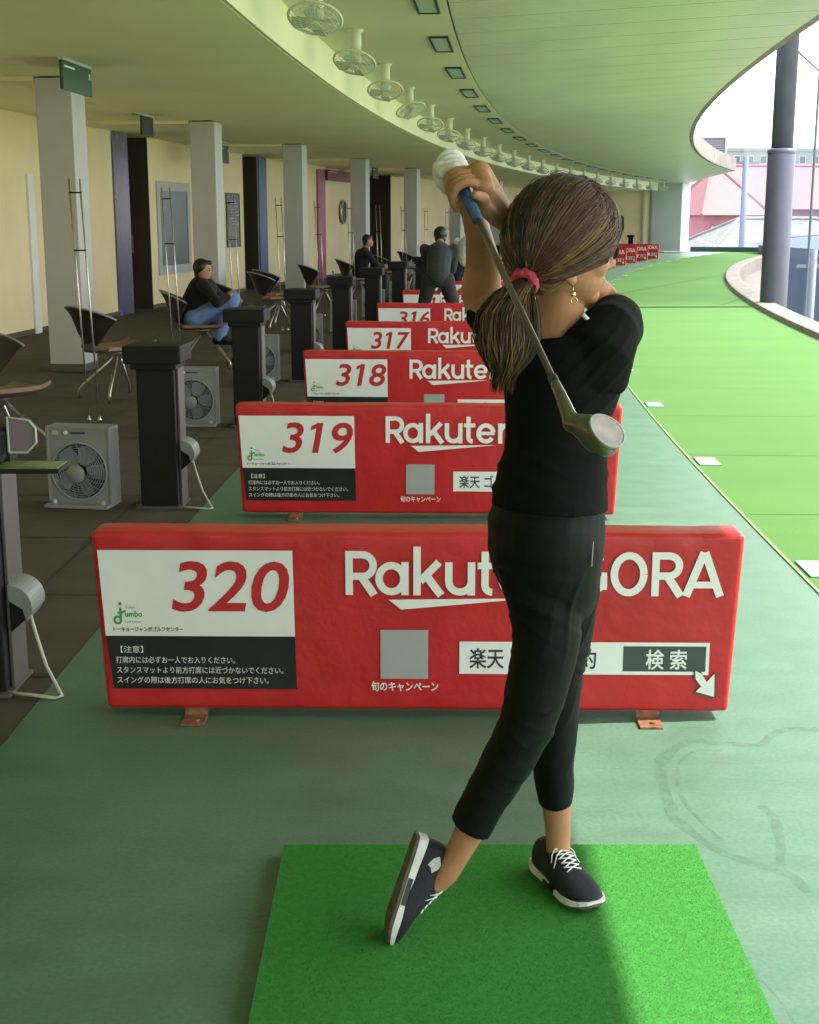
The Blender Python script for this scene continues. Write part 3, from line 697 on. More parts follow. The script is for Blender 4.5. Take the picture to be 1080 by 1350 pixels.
for k in range(16):
    s = 8.8 + 2.84 * k; l = f'{ORD[k]} pair of thin upright steel rods, counting from the left'
    if k == 0: r0.location = at(s, -2.66, 0); r0['label'] = 'pair of thin steel rods in front of the nearest pillar'
    else: dup(r0, at(s, -2.68, 0), rz(s), l)
def chair():
    t = thing('lounge_chair', '', 'chair', group='dark shell chairs behind the bays')       # faces +x
    mb = MB()                                                                            # seat: shallow dished slab
    nx, ny = 8, 8; top = []; bot = []
    for i in range(nx + 1):
        for j in range(ny + 1):
            x = -.22 + .46 * i / nx; yy = -.23 + .46 * j / ny
            z = .43 + .05 * (yy / .23) ** 4 * .6 + .05 * max(0, (x - .12) / .12) ** 2 * .9; top.append((x, yy, z)); bot.append((x, yy, z - .028))
    n1 = len(top); fs = []
    for i in range(nx):
        for j in range(ny):
            a = i * (ny + 1) + j; fs += [(a, a + 1, a + ny + 2, a + ny + 1), (n1 + a, n1 + a + ny + 1, n1 + a + ny + 2, n1 + a + 1)]
    per = [j for j in range(ny + 1)] + [i * (ny + 1) + ny for i in range(1, nx + 1)] + [nx * (ny + 1) + j for j in range(ny - 1, -1, -1)] + [i * (ny + 1) for i in range(nx - 1, 0, -1)]
    for a, b in zip(per, per[1:] + per[:1]): fs.append((a, n1 + a, n1 + b, b))
    mb.add(top + bot, fs); auto_smooth(mb.build('seat', M['seat'], t), 40)
    mb = MB(); n = 14; o = []                                                             # wrap-around back
    for j, z in enumerate((.47, .57, .71, .80)):
        for i in range(n + 1):
            a = math.radians((24, 50, 72, 80)[j] * (2 * i / n - 1)); k = 1 - .10 * abs(i / n - .5) * 2
            r = .245 + .02 * j; zz = z - (0, .0, .04, .11)[j] * (abs(i / n - .5) * 2) ** 2
            o.append((-.04 - r * math.cos(a) - .03 * j, r * math.sin(a) * 1.02, zz))
    m0 = len(o); inn = [(x + .022 * (1 if True else 0), y * .93, z) for x, y, z in o]; fs = []
    for j in range(3):
        for i in range(n):
            a = j * (n + 1) + i; fs += [(a, a + 1, a + n + 2, a + n + 1), (m0 + a, m0 + a + n + 1, m0 + a + n + 2, m0 + a + 1)]
    per = list(range(n + 1)) + [(j + 1) * (n + 1) - 1 for j in range(1, 4)] + [3 * (n + 1) + i for i in range(n - 1, -1, -1)] + [j * (n + 1) for j in range(2, 0, -1)]
    for a, b in zip(per, per[1:] + per[:1]): fs.append((a, b, m0 + b, m0 + a))
    mb.add(o + inn, fs); auto_smooth(mb.build('backrest', M['chair'], t), 40)
    MB().tube([o[3 * (n + 1) + i] for i in range(n + 1)], .009, 6).build('back_rim', M['fangrey'], t, True)
    mb = MB(); mb.box((-.275, 0, .52), (.03, .16, .20), bev=.008); mb.box((-.20, 0, .418), (.16, .16, .02), bev=.005); mb.build('back_bracket', M['chair'], t)
    for sx, sy in ((1, 1), (1, -1), (-1, 1), (-1, -1)):
        MB().tube([(sx * .03, sy * .03, .36), (sx * .22, sy * .22, .115), (sx * .245, sy * .245, .075), (sx * .248, sy * .248, .0)], [.013, .013, .012, .012], 8).build('leg', M['steel'], t, True)
    MB().lathe([(.03, .34), (.03, .37), (.07, .385), (.07, .405)], 14).build('hub', M['steel'], t, True)
    return t
ch0 = chair()
CHS = [(7.15, -2.78, -.75, 'dark shell chair cut by the left edge, nearest the camera'), (10.1, -2.82, .75, 'dark shell chair with a brown seat beside the nearest pillar'), (12.5, -2.62, .2, 'dark shell chair under the crouched person in blue jeans'),
       (14.9, -2.75, .5, 'dark shell chair just past the second pillar'), (17.5, -2.8, .5, 'dark shell chair right of the blue panel'), (18.4, -2.95, .6, 'dark shell chair in front of the third pillar'), (20.7, -2.75, .4, 'dark shell chair right of the third pillar'),
       (23.6, -2.7, .3, 'dark shell chair under the far seated person by the fourth pillar'), (27, -2.7, .4, 'ninth dark shell chair, counting from the left edge'), (30, -2.7, .4, 'tenth dark shell chair, counting from the left edge'), (33.7, -2.85, .3, 'dark shell chair under the grey seated person at the back'), (37, -2.7, .4, 'twelfth dark shell chair, counting from the left edge')]
for k, (s, u, r, l) in enumerate(CHS):
    if k == 0: ch0.location = at(s, u, 0); ch0.rotation_euler = (0, 0, r); ch0['label'] = l
    else: dup(ch0, at(s, u, 0), r, l)
ls = thing('leaning_club', 'thin blue-shafted club leaning against a far dispenser', 'golf club', at(14.6, -1.35, 0), rz(14.6))
MB().tube([(-.22, 0, .92), (.02, -.1, .04)], [.012, .010], 8).build('shaft', mat('blue_shaft', (.10, .16, .42), .3), ls, True)
MB().box((.03, -.1, .03), (.09, .06, .05), bev=.015).build('club_head', M['post'], ls)
# ------------------------------------------------------------------ beyond the edge: poles, nets, buildings
np_ = thing('net_pole', 'tall dark grey steel pole, stepped wider at its foot, outside the kerb', 'pole', (6.43, 24.0, -.4))
MB().lathe([(.235, -6.6), (.235, 3.03), (.22, 3.08), (.001, 3.085)], 32).build('lower_tube', M['alu'], np_, True)
MB().lathe([(.238, 3.02), (.244, 3.03), (.244, 3.08), (.215, 3.11), (.19, 3.11)], 32, cap=False).build('collar', M['alu'], np_, True)
MB().lathe([(.185, 3.08), (.18, 22), (.001, 22.02)], 32).build('upper_tube', M['alu'], np_, True)
thin = mat('thin_pole_paint', (.14, .16, .19), .5)
for px, py, z0, z1, r, l in ((7.35, 25.2, -7, 21, .022, 'thin dark cable hanging beside the big grey pole'), (9.9, 33.5, -7, .8, .09, 'slim pale post below the pink roof at the right edge'), (22.3, 92, -7, 5.6, .20, 'far bluish net pole in front of the tiled roofs'), (28.5, 80, -7, 3.1, .18, 'far utility post at the right edge')):
    t = thing('net_pole' if r > .05 else 'net_cable', l, 'pole' if r > .05 else 'cable', (px, py, z0))
    MB().tube([(0, 0, 0), (0, 0, z1 - z0)], r, 12).build('shaft', M['blue_far'] if r > .19 else thin, t, True)
    if r > .05:
        MB().box((0, 0, z1 - z0 - .4), (r * 9, r * .8, r * .8)).build('crossarm', thin, t)
def netmat(name, col, k):
    m = bpy.data.materials.new(name); m.use_nodes = True; nt = m.node_tree; nt.nodes.clear()
    o = nt.nodes.new('ShaderNodeOutputMaterial'); d = nt.nodes.new('ShaderNodeBsdfDiffuse'); d.inputs[0].default_value = (*col, 1)
    tl = nt.nodes.new('ShaderNodeBsdfTranslucent'); tl.inputs[0].default_value = (*col, 1); ad = nt.nodes.new('ShaderNodeMixShader')
    t = nt.nodes.new('ShaderNodeBsdfTransparent'); x = nt.nodes.new('ShaderNodeMixShader')
    c = nt.nodes.new('ShaderNodeTexCoord'); n = nt.nodes.new('ShaderNodeTexNoise'); n.inputs['Scale'].default_value = .12; n.inputs['Detail'].default_value = 6
    mp = nt.nodes.new('ShaderNodeMapping'); mp.inputs['Scale'].default_value = (3, 3, .5)
    r = nt.nodes.new('ShaderNodeMapRange'); r.inputs['From Min'].default_value = .3; r.inputs['From Max'].default_value = .7; r.inputs['To Min'].default_value = k * .75; r.inputs['To Max'].default_value = k * 1.25
    K = nt.links.new
    K(c.outputs['Object'], mp.inputs[0]); K(mp.outputs[0], n.inputs['Vector']); K(n.outputs['Fac'], r.inputs['Value']); K(d.outputs[0], ad.inputs[1]); K(tl.outputs[0], ad.inputs[2])
    K(r.outputs[0], x.inputs[0]); K(t.outputs[0], x.inputs[1]); K(ad.outputs[0], x.inputs[2]); K(x.outputs[0], o.inputs['Surface']); return m
def netsheet(name, label, pts, m):
    """pts: list of (x, y, ztop, zbottom)"""
    mb = MB(); vs = []
    for x, y, a, b in pts: vs += [(x, y, a), (x, y, b)]
    mb.add(vs, [(2 * i, 2 * i + 1, 2 * i + 3, 2 * i + 2) for i in range(len(pts) - 1)])
    return tag(mb.build(name, m), label, 'net')
netsheet('safety_net', 'pale netting with a slanting top edge left of the big pole', [(22.2, 92.2, 6.3, -7), (15.6, 60, 6.0, -7), (11.2, 42, 5.8, -7), (8.0, 29.5, 5.6, -7), (6.9, 25.5, 5.8, -7)], netmat('net_pale', (.26, .29, .36), .26))
netsheet('safety_net', 'tall bluish netting filling the right edge beyond the big pole', [(6.75, 24.6, 22, -7), (9, 30, 22, -7), (17, 48, 22, -7), (30, 70, 22, -7), (60, 95, 22, -7)], netmat('net_blue', (.20, .28, .42), .20))

n2 = bpy.data.objects['safety_net.001']; RPM = mat('net_rope', (.10, .13, .20), .7)
for x, y in ((8.2, 28.0), (9.6, 31.5), (11.8, 36.5), (14.6, 42.7), (18.5, 50.5), (24, 60.2), (31, 71)): MB().tube([(x - .05, y - .05, -7), (x - .05, y - .05, 21.9)], .018 + .0003 * y, 6).build('rope', RPM, n2, True)
for z in (1.2, 4.4, 7.8, 11.4): MB().tube([(6.7, 24.5, z), (8.95, 29.9, z), (16.95, 47.9, z), (29.95, 69.9, z)], .02, 6).build('rope', RPM, n2, True)
def house(name, label, cat, loc, rot, w, d, h, roof, wallm, roofm, eave=.6, win=0, storeys=2):
    t = thing(name, label, cat, loc, rot)
    MB().box((0, 0, h / 2), (w, d, h)).build('wall', wallm, t)
    e = eave
    if roof:
        rid = w * .5 - d * .35
        if rid < .5: rid = w * .2
        mb = MB(); mb.add([(-w / 2 - e, -d / 2 - e, h), (w / 2 + e, -d / 2 - e, h), (w / 2 + e, d / 2 + e, h), (-w / 2 - e, d / 2 + e, h), (-rid, 0, h + roof), (rid, 0, h + roof)],
                          [(0, 1, 5, 4), (1, 2, 5), (2, 3, 4, 5), (3, 0, 4), (3, 2, 1, 0)])
        rf = mb.build('roof', roofm, t)
        mb = MB(); mb.tube([(-rid, 0, h + roof), (rid, 0, h + roof)], .22, 6)
        for sx in (-1, 1):
            for sy in (-1, 1): mb.tube([(sx * rid, 0, h + roof), (sx * (w / 2 + e), sy * (d / 2 + e), h)], .18, 6)
        mb.build('ridge_tiles', roofm, rf)
    else:
        MB().box((0, 0, h + .3), (w + .3, d + .3, .6)).build('parapet', wallm, t)
    for k in range(win):
        for q in range(storeys):
            x = -w / 2 + (k + .5) * w / win; z = h * (q + .5) / storeys
            f = MB().box((x, -d / 2 - .03, z), (w / win * .5, .1, h / storeys * .5)).build('window', M['frame'], t)
            MB().box((x, -d / 2 - .09, z), (w / win * .42, .05, h / storeys * .42)).build('pane', M['glass'], f)
    return t
pink = mat('pink_roof', (.25, .105, .115), .7, (.6, .15)); pinkw = mat('pink_wall', (.24, .09, .12), .7, (.4, .2))
tile = mat('grey_roof_tile', (.14, .145, .145), .6, (1.6, .4), stretch=(1, 1, 6)); tower = mat('tower_render', (.20, .235, .215), .7, (.2, .15)); bluec = mat('blue_cladding', (.018, .065, .19), .5, (.5, .4)); tanw = mat('tan_wall', (.2, .165, .12), .7, (.5, .2))
house('pink_house', 'large house with a pale pink hipped roof beyond the nets', 'house', (46, 150, -7), .1, 34, 14, 9.6, 4.6, pinkw, pink, 1.0, 9, 3)
house('pink_house', 'low pink annexe with a steep roof at the left of the large pink house', 'house', (31.5, 142, -7), .3, 7, 8, 9.0, 4.4, pinkw, pink, .5, 2, 2)
house('tiled_house', 'house with a wide grey tiled roof below the pink house', 'house', (30, 112, -7), .12, 15, 12, 5.6, 3.0, tanw, tile, .8, 5, 2)
house('tiled_house', 'second grey tiled roof, between the far net pole and the big pole', 'house', (40, 118, -7), -.1, 15, 12, 5.6, 3.0, tanw, tile, .8, 5, 2)
house('apartment_block', 'far pale apartment block behind the pink roof', 'building', (64, 255, -7), .05, 19, 14, 20.5, 0, tower, tower, .3, 8, 7)
house('apartment_block', 'low grey-green block far right of the pale apartment block', 'building', (92, 250, -7), .05, 24, 14, 14.5, 0, tower, tower, .3, 8, 5)
bs = thing('blue_shed', 'dark blue clad shed with a white stripe at the right edge', 'building', (31.3, 58, -7), 0)
MB().box((0, 0, 3.7), (30, 12, 7.4)).build('wall', bluec, bs)
mb = MB()
for k in range(40): mb.box((-14.7 + .75 * k, -6.05, 3.7), (.12, .1, 7.4))
mb.build('cladding_ribs', bluec, bs)
MB().box((0, -6.12, 6.45), (30.2, .1, .16)).build('white_stripe', M['white'], bs)
MB().add([(-15.5, -6.6, 7.4), (15.5, -6.6, 7.4), (15.5, 6.6, 7.4), (-15.5, 6.6, 7.4), (-13, 0, 8.0), (15, 0, 8.0)], [(0, 1, 5, 4), (1, 2, 5), (2, 3, 4, 5), (3, 0, 4)]).build('roof', bluec, bs)
for k in range(5):
    f = MB().box((-12 + 6 * k, -6.1, 3.0), (2.4, .12, 1.3)).build('window', M['frame'], bs); MB().box((-12 + 6 * k, -6.17, 3.0), (2.2, .06, 1.1)).build('pane', M['glass'], f)
ru = thing('roof_unit', 'dark grey plant box on the far end of the roof', 'vent', at(53.2, 2.95, 3.885), rz(53.2))
MB().box((0, 0, .32), (.9, .9, .64), bev=.02).build('casing', M['alu'], ru)
mb = MB()
for k in range(6): mb.box((0, -.455, .12 + .08 * k), (.78, .02, .03))
mb.build('louvres', M['fangrey'], ru)
# ------------------------------------------------------------------ people in the background
SK = mat('skin', (.42, .20, .105), .5, (14, .10), (180, .06, .001), spec=.4)
def clothmat(name, c, k=.2): return mat(name, c, .85, (16, k), (160, .25, .003), spec=.25, sheen=.2)
def figure(label, loc, rot, J, top, legs, hairc, sleeve=True):
    """one seated or standing person from joints; faces local +x"""
    body = MB(); V = lambda k: Vector(J[k])
    body.cap(V('pelvis'), V('chest'), .11, .12); body.cap(V('chest'), V('neck'), .08, .05); body.cap(V('neck'), V('head'), .05, .06)
    hd = V('head'); fd = Vector(J.get('face', (1, 0, -.1))).normalized()
    body.ell(hd, (.085, .075, .105)); body.ell(hd + fd * .085 + Vector((0, 0, -.02)), (.016, .014, .02)); body.ell(hd + fd * .04 + Vector((0, 0, -.06)), (.05, .05, .05))
    for s in ('r', 'l'):
        side = hd + Vector((-fd.y, fd.x, 0)) * (.078 if s == 'l' else -.078); body.ell(side, (.016, .012, .028))
        body.cap(V('shoulder_' + s), V('elbow_' + s), .042, .036); body.cap(V('elbow_' + s), V('hand_' + s), .036, .026)
        h = V('hand_' + s); d = (h - V('elbow_' + s)).normalized(); o = d.orthogonal().normalized()
        body.ell(h + d * .04, (.035, .035, .035))
        for q in range(4): body.cap(h + d * .06 + o * (.02 * (q - 1.5)), h + d * (.10 + .012 * (q in (1, 2))) + o * (.022 * (q - 1.5)), .010, .008)
        body.cap(h + d * .03 + o * .03, h + d * .07 + o * .05, .011, .009)
        body.cap(V('pelvis'), V('hip_' + s), .09, .075); body.cap(V('hip_' + s), V('knee_' + s), .07, .05); body.cap(V('knee_' + s), V('ankle_' + s), .05, .036)
    me = remesh(body, 'person', SK, .011, 3); o = obj('person', me, None, loc, (0, 0, rot)); tag(o, label, 'person')
    sh = MB(); sh.cap(V('pelvis') + Vector((0, 0, .04)), V('chest'), .145, .155); sh.cap(V('chest'), V('neck') * .75 + V('chest') * .25, .13, .075)
    for s in ('r', 'l'): sh.cap(V('chest'), V('shoulder_' + s), .085, .06); sh.cap(V('shoulder_' + s), V('elbow_' + s), .066, .054); sh.cap(V('elbow_' + s), V('hand_' + s) * (.9 if sleeve else .15) + V('elbow_' + s) * (.1 if sleeve else .85), .054, .042)
    obj('shirt', remesh(sh, 'shirt', top, .014, 3), o)
    tr = MB()
    for s in ('r', 'l'): tr.cap(V('pelvis'), V('hip_' + s), .12, .105); tr.cap(V('hip_' + s), V('knee_' + s), .10, .075); tr.cap(V('knee_' + s), V('ankle_' + s), .075, .06)
    obj('trousers', remesh(tr, 'trousers', legs, .014, 3), o)
    for s in ('r', 'l'):
        a = V('ankle_' + s); f2 = Vector(J.get('toe', (1, 0, 0))).normalized()
        fm = MB(); fm.cap(a + Vector((0, 0, -.035)) - f2 * .03, a + f2 * .15 + Vector((0, 0, -.05)), .045, .035); fm.cap(a, a + f2 * .08 + Vector((0, 0, -.035)), .05, .045); obj('shoe', remesh(fm, 'shoe', M['post'], .012, 2), o)
    fh = Vector((fd.x, fd.y, 0)).normalized(); sd_ = Vector((-fh.y, fh.x, 0))
    hr = MB(); hr.ell(hd - fh * .022 + Vector((0, 0, .030)), (.090, .086, .092)); hr.ell(hd - fh * .055 - Vector((0, 0, .03)), (.045, .070, .07)); hr.ell(hd + fh * .045 + sd_ * .02 + Vector((0, 0, .078)), (.045, .06, .026)); obj('hair', remesh(hr, 'hair', hairc, .010, 1), o)
    for q in (-1, 1):
        em = MB(); em.ell(hd + fh * .077 + sd_ * (.031 * q) + Vector((0, 0, .0)), (.010, .015, .007)); em.ell(hd + fh * .081 + sd_ * (.032 * q) + Vector((0, 0, .020)), (.007, .020, .005)); em.build('eye', hairc, o, True)
    MB().ell(hd + fh * .086 + Vector((0, 0, -.062)), (.008, .024, .006)).build('mouth', M['dred'], o, True)
    return o
HB = mat('black_hair', (.012, .009, .008), .45, (60, .4), stretch=(1, 1, .1))
seat = dict(pelvis=(0, 0, .53), chest=(.10, 0, .84), neck=(.17, 0, .98), head=(.23, .0, 1.08), shoulder_r=(.12, -.19, .92), shoulder_l=(.12, .19, .92), elbow_r=(.30, -.24, .70), elbow_l=(.30, .22, .70), hand_r=(.44, -.10, .66), hand_l=(.44, .10, .68),
            hip_r=(.04, -.09, .52), hip_l=(.04, .09, .52), knee_r=(.44, -.11, .54), knee_l=(.45, .12, .54), ankle_r=(.42, -.12, .09), ankle_l=(.46, .14, .09))
p1 = dict(seat, pelvis=(0, 0, .52), chest=(.13, -.02, .80), neck=(.15, -.03, .92), head=(.15, -.05, 1.0), knee_r=(.45, -.10, .72), ankle_r=(.30, -.16, .33), shoulder_r=(.16, -.20, .86), shoulder_l=(.16, .17, .86), elbow_r=(.30, -.25, .68), hand_r=(.40, -.16, .74), face=(.45, -.1, -.88))
figure('person in black seated with one knee up in pale blue jeans beyond a box fan', at(12.5, -2.75, 0), .05, p1, clothmat('black_top', (.012, .012, .014)), clothmat('pale_jeans', (.15, .245, .47), .3), HB)
figure('person in black seated far back by the fourth pillar', at(23.6, -2.68, 0), .1, dict(seat, head=(.16, 0, 1.13), neck=(.12, 0, 1.0), chest=(.06, 0, .85)), clothmat('dark_top', (.02, .02, .024)), clothmat('dark_trousers', (.018, .018, .02)), HB)
stand = dict(pelvis=(-.12, 0, .83), chest=(.10, 0, 1.10), neck=(.22, 0, 1.22), head=(.31, 0, 1.31), shoulder_r=(.13, -.18, 1.16), shoulder_l=(.13, .18, 1.16), elbow_r=(.26, -.15, .92), elbow_l=(.26, .15, .92), hand_r=(.34, -.025, .72), hand_l=(.34, .025, .76),
             hip_r=(-.10, -.10, .80), hip_l=(-.10, .10, .80), knee_r=(.02, -.19, .46), knee_l=(.02, .19, .46), ankle_r=(-.04, -.24, .09), ankle_l=(-.04, .24, .09), face=(.42, 0, -.9))
def bay_golfer(label, s, u, top, legs, hairc, clab):
    o = figure(label, at(s, u, 0), rz(s) + PI / 2, stand, top, legs, hairc)
    c = thing('golf_club', clab, 'golf club', at(s, u, 0), rz(s) + PI / 2)
    MB().tube([(.30, 0, .86), (.37, 0, .68)], .013, 8).build('grip', M['post'], c, True); MB().tube([(.37, 0, .68), (.62, .01, .03)], .006, 8).build('shaft', M['steel'], c, True)
    MB().box((.65, .03, .03), (.06, .10, .045), bev=.014).build('club_head', M['post'], c); return o
bay_golfer('person in dark grey bent over at address behind the barrier numbered 316', 15.1, -.36, clothmat('grey_top', (.035, .037, .045)), clothmat('charcoal_trousers', (.03, .03, .035)), HB, 'club held by the bent person in dark grey')
bay_golfer('person in a white top bent over at address, seen past a raised forearm', 20.9, -.42, clothmat('white_top', (.62, .62, .60)), clothmat('navy_trousers', (.03, .035, .05)), HB, 'club held by the bent person in the white top')

# ------------------------------------------------------------------ the tee mat
tm = thing('tee_mat', 'bright green turf mat under the swinging golfer', 'mat', (.193, 2.195, 0))
MB().box((0, 0, .012), (.995, 1.6, .024), bev=.003).build('rubber_base', M['rubber'], tm)
MB().box((0, 0, .0275), (.99, 1.595, .007)).build('turf_layer', M['mat'], tm)
rng = np.random.default_rng(3); nb = 130000
bxp = rng.uniform(-.495, .495, nb); byp = rng.uniform(-.30, .798, nb); an = rng.uniform(0, 2 * PI, nb); hh = rng.uniform(.0015, .0038, nb); ww = rng.uniform(.0006, .0012, nb)
lx, ly = rng.normal(0, .0028, nb), rng.normal(0, .0028, nb)
v = np.zeros((nb, 3, 3)); v[:, 0] = np.stack([bxp - ww * np.cos(an), byp - ww * np.sin(an), np.full(nb, .030)], 1); v[:, 1] = np.stack([bxp + ww * np.cos(an), byp + ww * np.sin(an), np.full(nb, .030)], 1)
v[:, 2] = np.stack([bxp + lx, byp + ly, .030 + hh], 1)
me = bpy.data.meshes.new('pile'); me.vertices.add(nb * 3); me.vertices.foreach_set('co', v.ravel()); me.loops.add(nb * 3); me.loops.foreach_set('vertex_index', np.arange(nb * 3)); me.polygons.add(nb)
me.polygons.foreach_set('loop_start', np.arange(0, nb * 3, 3)); me.update(calc_edges=True); me.materials.append(M['pile'])
pl = obj('pile', me, tm); pl['kind'] = 'stuff'

# ------------------------------------------------------------------ the golfer in black
EY = (0, 1, 0)
def T(mb, L, n=20): return mb.tube([l[:3] for l in L], [l[3] for l in L], n, rd=[l[4] if len(l) > 4 else l[3] for l in L], depth=EY)
pelvis = [(.2961, 2.73, .9800, .098, .120), (.2925, 2.73, .9411, .1125, .144), (.2833, 2.72, .8853, .1212, .165), (.2838, 2.72, .8448, .1216, .17), (.2874, 2.72, .8041, .1156, .165), (.2978, 2.725, .7503, .1019, .15), (.3042, 2.73, .7024, .0865, .12)]
legR = [(.2738, 2.655, .8128, .099, .085), (.2777, 2.645, .7273, .076, .083), (.2811, 2.635, .6656, .0699, .08), (.272, 2.625, .612, .0668, .076), (.2583, 2.615, .5501, .0622, .072), (.237, 2.605, .4798, .0553, .066), (.2018, 2.6, .4104, .0524, .06), (.1635, 2.598, .3392, .0472, .056), (.1264, 2.596, .2638, .0434, .05)]
legL = [(.3295, 2.8, .7752, .0848, .085), (.3338, 2.81, .6447, .0694, .08), (.3265, 2.812, .54, .0566, .072), (.3206, 2.812, .4343, .052, .066), (.3197, 2.812, .3269, .0482, .06), (.3245, 2.812, .2636, .0433, .055), (.3281, 2.812, .2198, .0383, .05)]
torso = [(.2900, 2.727, .918, .1205, .160), (.2905, 2.728, .930, .1200, .158), (.2953, 2.735, .9817, .1146, .14), (.3011, 2.74, 1.0254, .1074, .13), (.3038, 2.745, 1.0643, .1065, .128), (.3059, 2.75, 1.1014, .1072, .13), (.3107, 2.755, 1.1495, .1187, .135), (.3164, 2.76, 1.1958, .1278, .138), (.3193, 2.765, 1.2296, .1308, .13), (.3177, 2.77, 1.2539, .1184, .115)]
sleeveR = [(.36, 2.71, 1.20, .085), (.3799, 2.7, 1.245, .076), (.4023, 2.735, 1.2754, .0645), (.4255, 2.8, 1.2841, .0597), (.4372, 2.87, 1.2963, .0546)]
sleeveL = [(.2395, 2.84, 1.2477, .0639), (.202, 2.88, 1.2699, .0533), (.1562, 2.97, 1.3024, .0399)]
neck = [(.2911, 2.775, 1.2098, .0751), (.2967, 2.765, 1.2652, .0683), (.3009, 2.755, 1.3045, .0555), (.3043, 2.74, 1.351, .0474), (.3063, 2.73, 1.4116, .05)]
armR = [(.397, 2.72, 1.2766, .0458), (.4383, 2.88, 1.3084, .0435), (.418, 2.93, 1.331, .036), (.326, 2.9, 1.404, .040), (.2679, 2.85, 1.4666, .039), (.2085, 2.8, 1.4974, .0281), (.1876, 2.79, 1.5095, .0288)]
armL = [(.2119, 2.86, 1.2651, .0482), (.1656, 2.96, 1.3063, .0431), (.1557, 2.97, 1.3467, .0447), (.1583, 2.94, 1.4128, .0375), (.1437, 2.89, 1.4771, .0271), (.1292, 2.86, 1.5189, .0236)]
ankleL = [(.3336, 2.81, .6447, .05), (.3265, 2.812, .54, .042), (.3248, 2.812, .3269, .0355), (.3308, 2.812, .2143, .0332), (.3356, 2.812, .1536, .0283), (.3365, 2.81, .1045, .0275), (.34, 2.80, .07, .028)]
ankleR = [(.2777, 2.645, .7273, .06), (.272, 2.625, .612, .05), (.1957, 2.6, .3987, .0376), (.145, 2.596, .2995, .0355), (.117, 2.594, .2409, .03), (.0951, 2.592, .1956, .0262), (.0763, 2.59, .1622, .0254), (.05, 2.588, .135, .022)]
HC = Vector((.3025, 2.72, 1.4593))
hf = Vector((math.cos(math.radians(18)), math.sin(math.radians(18)), -.06)).normalized(); hr_ = hf.cross(Vector((.06, 0, 1))).normalized(); hu = hr_.cross(hf).normalized()
HM = Matrix((hf, -hr_, hu)).transposed()                       # head axes: x forward, y to her left, z up
def hp(f, l, u): return HC + HM @ Vector((f, l, u))
GA = Vector((.0908, 2.86, 1.6045)); GD = Vector((.155, -.9016, -.404)).normalized()
g1 = (Vector((1, 0, 0)) - GD * GD.x).normalized(); g2 = g1.cross(GD).normalized()
if g2.z < 0: g2 = -g2
def gp(lam, ang, r): a = math.radians(ang); return GA + GD * lam + g1 * (r * math.cos(a)) + g2 * (r * math.sin(a))
def finger(mb, lam, a0, a1, r0, rad, n=6, skew=.012):
    P = [gp(lam + skew * i / n, a0 + (a1 - a0) * i / n, r0) for i in range(n + 1)]
    for i in range(n): mb.cap(P[i], P[i + 1], rad * (1 - .04 * i), rad * (1 - .04 * (i + 1)), 10)
body = MB()
for Lx in (neck, armR, armL, ankleL, ankleR): T(body, Lx)
body.cap((.2868, 2.72, .869), (.302, 2.745, 1.072), .085, .08); body.cap((.302, 2.745, 1.072), (.312, 2.765, 1.215), .08, .085)
for a, b in (((.28, 2.70, .85), (.2777, 2.645, .7273)), ((.30, 2.76, .85), (.3338, 2.81, .6447))): body.cap(a, b, .075, .058)
body.cap((.312, 2.765, 1.215), (.397, 2.72, 1.262), .06, .045); body.cap((.312, 2.765, 1.215), (.2119, 2.86, 1.26), .06, .045)
# head: skull, jaw, chin, nose, brow, lips, ears
body.ell(HC, (.096, .076, .108), HM); body.ell(hp(.036, 0, -.062), (.058, .054, .058), HM); body.ell(hp(.066, 0, -.102), (.024, .026, .02), HM)
body.ell(hp(.058, -.030, -.035), (.034, .030, .036), HM); body.ell(hp(.058, .030, -.035), (.034, .030, .036), HM)
body.cap(hp(.097, 0, -.005), hp(.110, 0, -.038), .008, .012); body.ell(hp(.099, 0, -.044), (.012, .017, .009), HM)
body.ell(hp(.090, 0, -.070), (.011, .021, .006), HM); body.ell(hp(.087, 0, -.081), (.011, .018, .006), HM); body.ell(hp(.092, 0, .012), (.014, .05, .01), HM)
for sg in (-1, 1):
    E_ = HM @ Matrix.Rotation(-.25 * sg, 3, 'Z'); body.ell(hp(-.012, sg * .078, -.047), (.020, .007, .031), E_); body.ell(hp(-.006, sg * .076, -.072), (.011, .007, .012), E_)
# right hand closed on the grip: palm, four curled fingers, thumb along the side
wr = Vector((.1876, 2.79, 1.5095))
body.cap(wr, gp(.125, -8, .043), .029, .027); body.cap(wr + Vector((-.005, .0, .008)), gp(.085, 32, .044), .028, .024); body.cap(gp(.08, 36, .041), gp(.140, 24, .040), .021, .020)
body.cap(armL[-1][:3], gp(.030, -75, .040), .024, .024)
for i, (lam, e) in enumerate(((.070, 215), (.094, 232), (.119, 236), (.143, 225))): finger(body, lam, 40, e, .0275 + .001 * i, .0104 if i else .0090)
body.cap(wr + Vector((-.01, -.012, -.006)), gp(.160, -30, .036), .019, .015); body.cap(gp(.160, -30, .036), gp(.182, 22, .028), .0135, .012); body.cap(gp(.182, 22, .028), gp(.198, 75, .026), .0118, .0095)
bme = remesh(body, 'person', SK, .0036, 2, .45)
lady = obj('person', bme); tag(lady, 'person in black short-sleeved top and cropped black trousers finishing a golf swing', 'person')

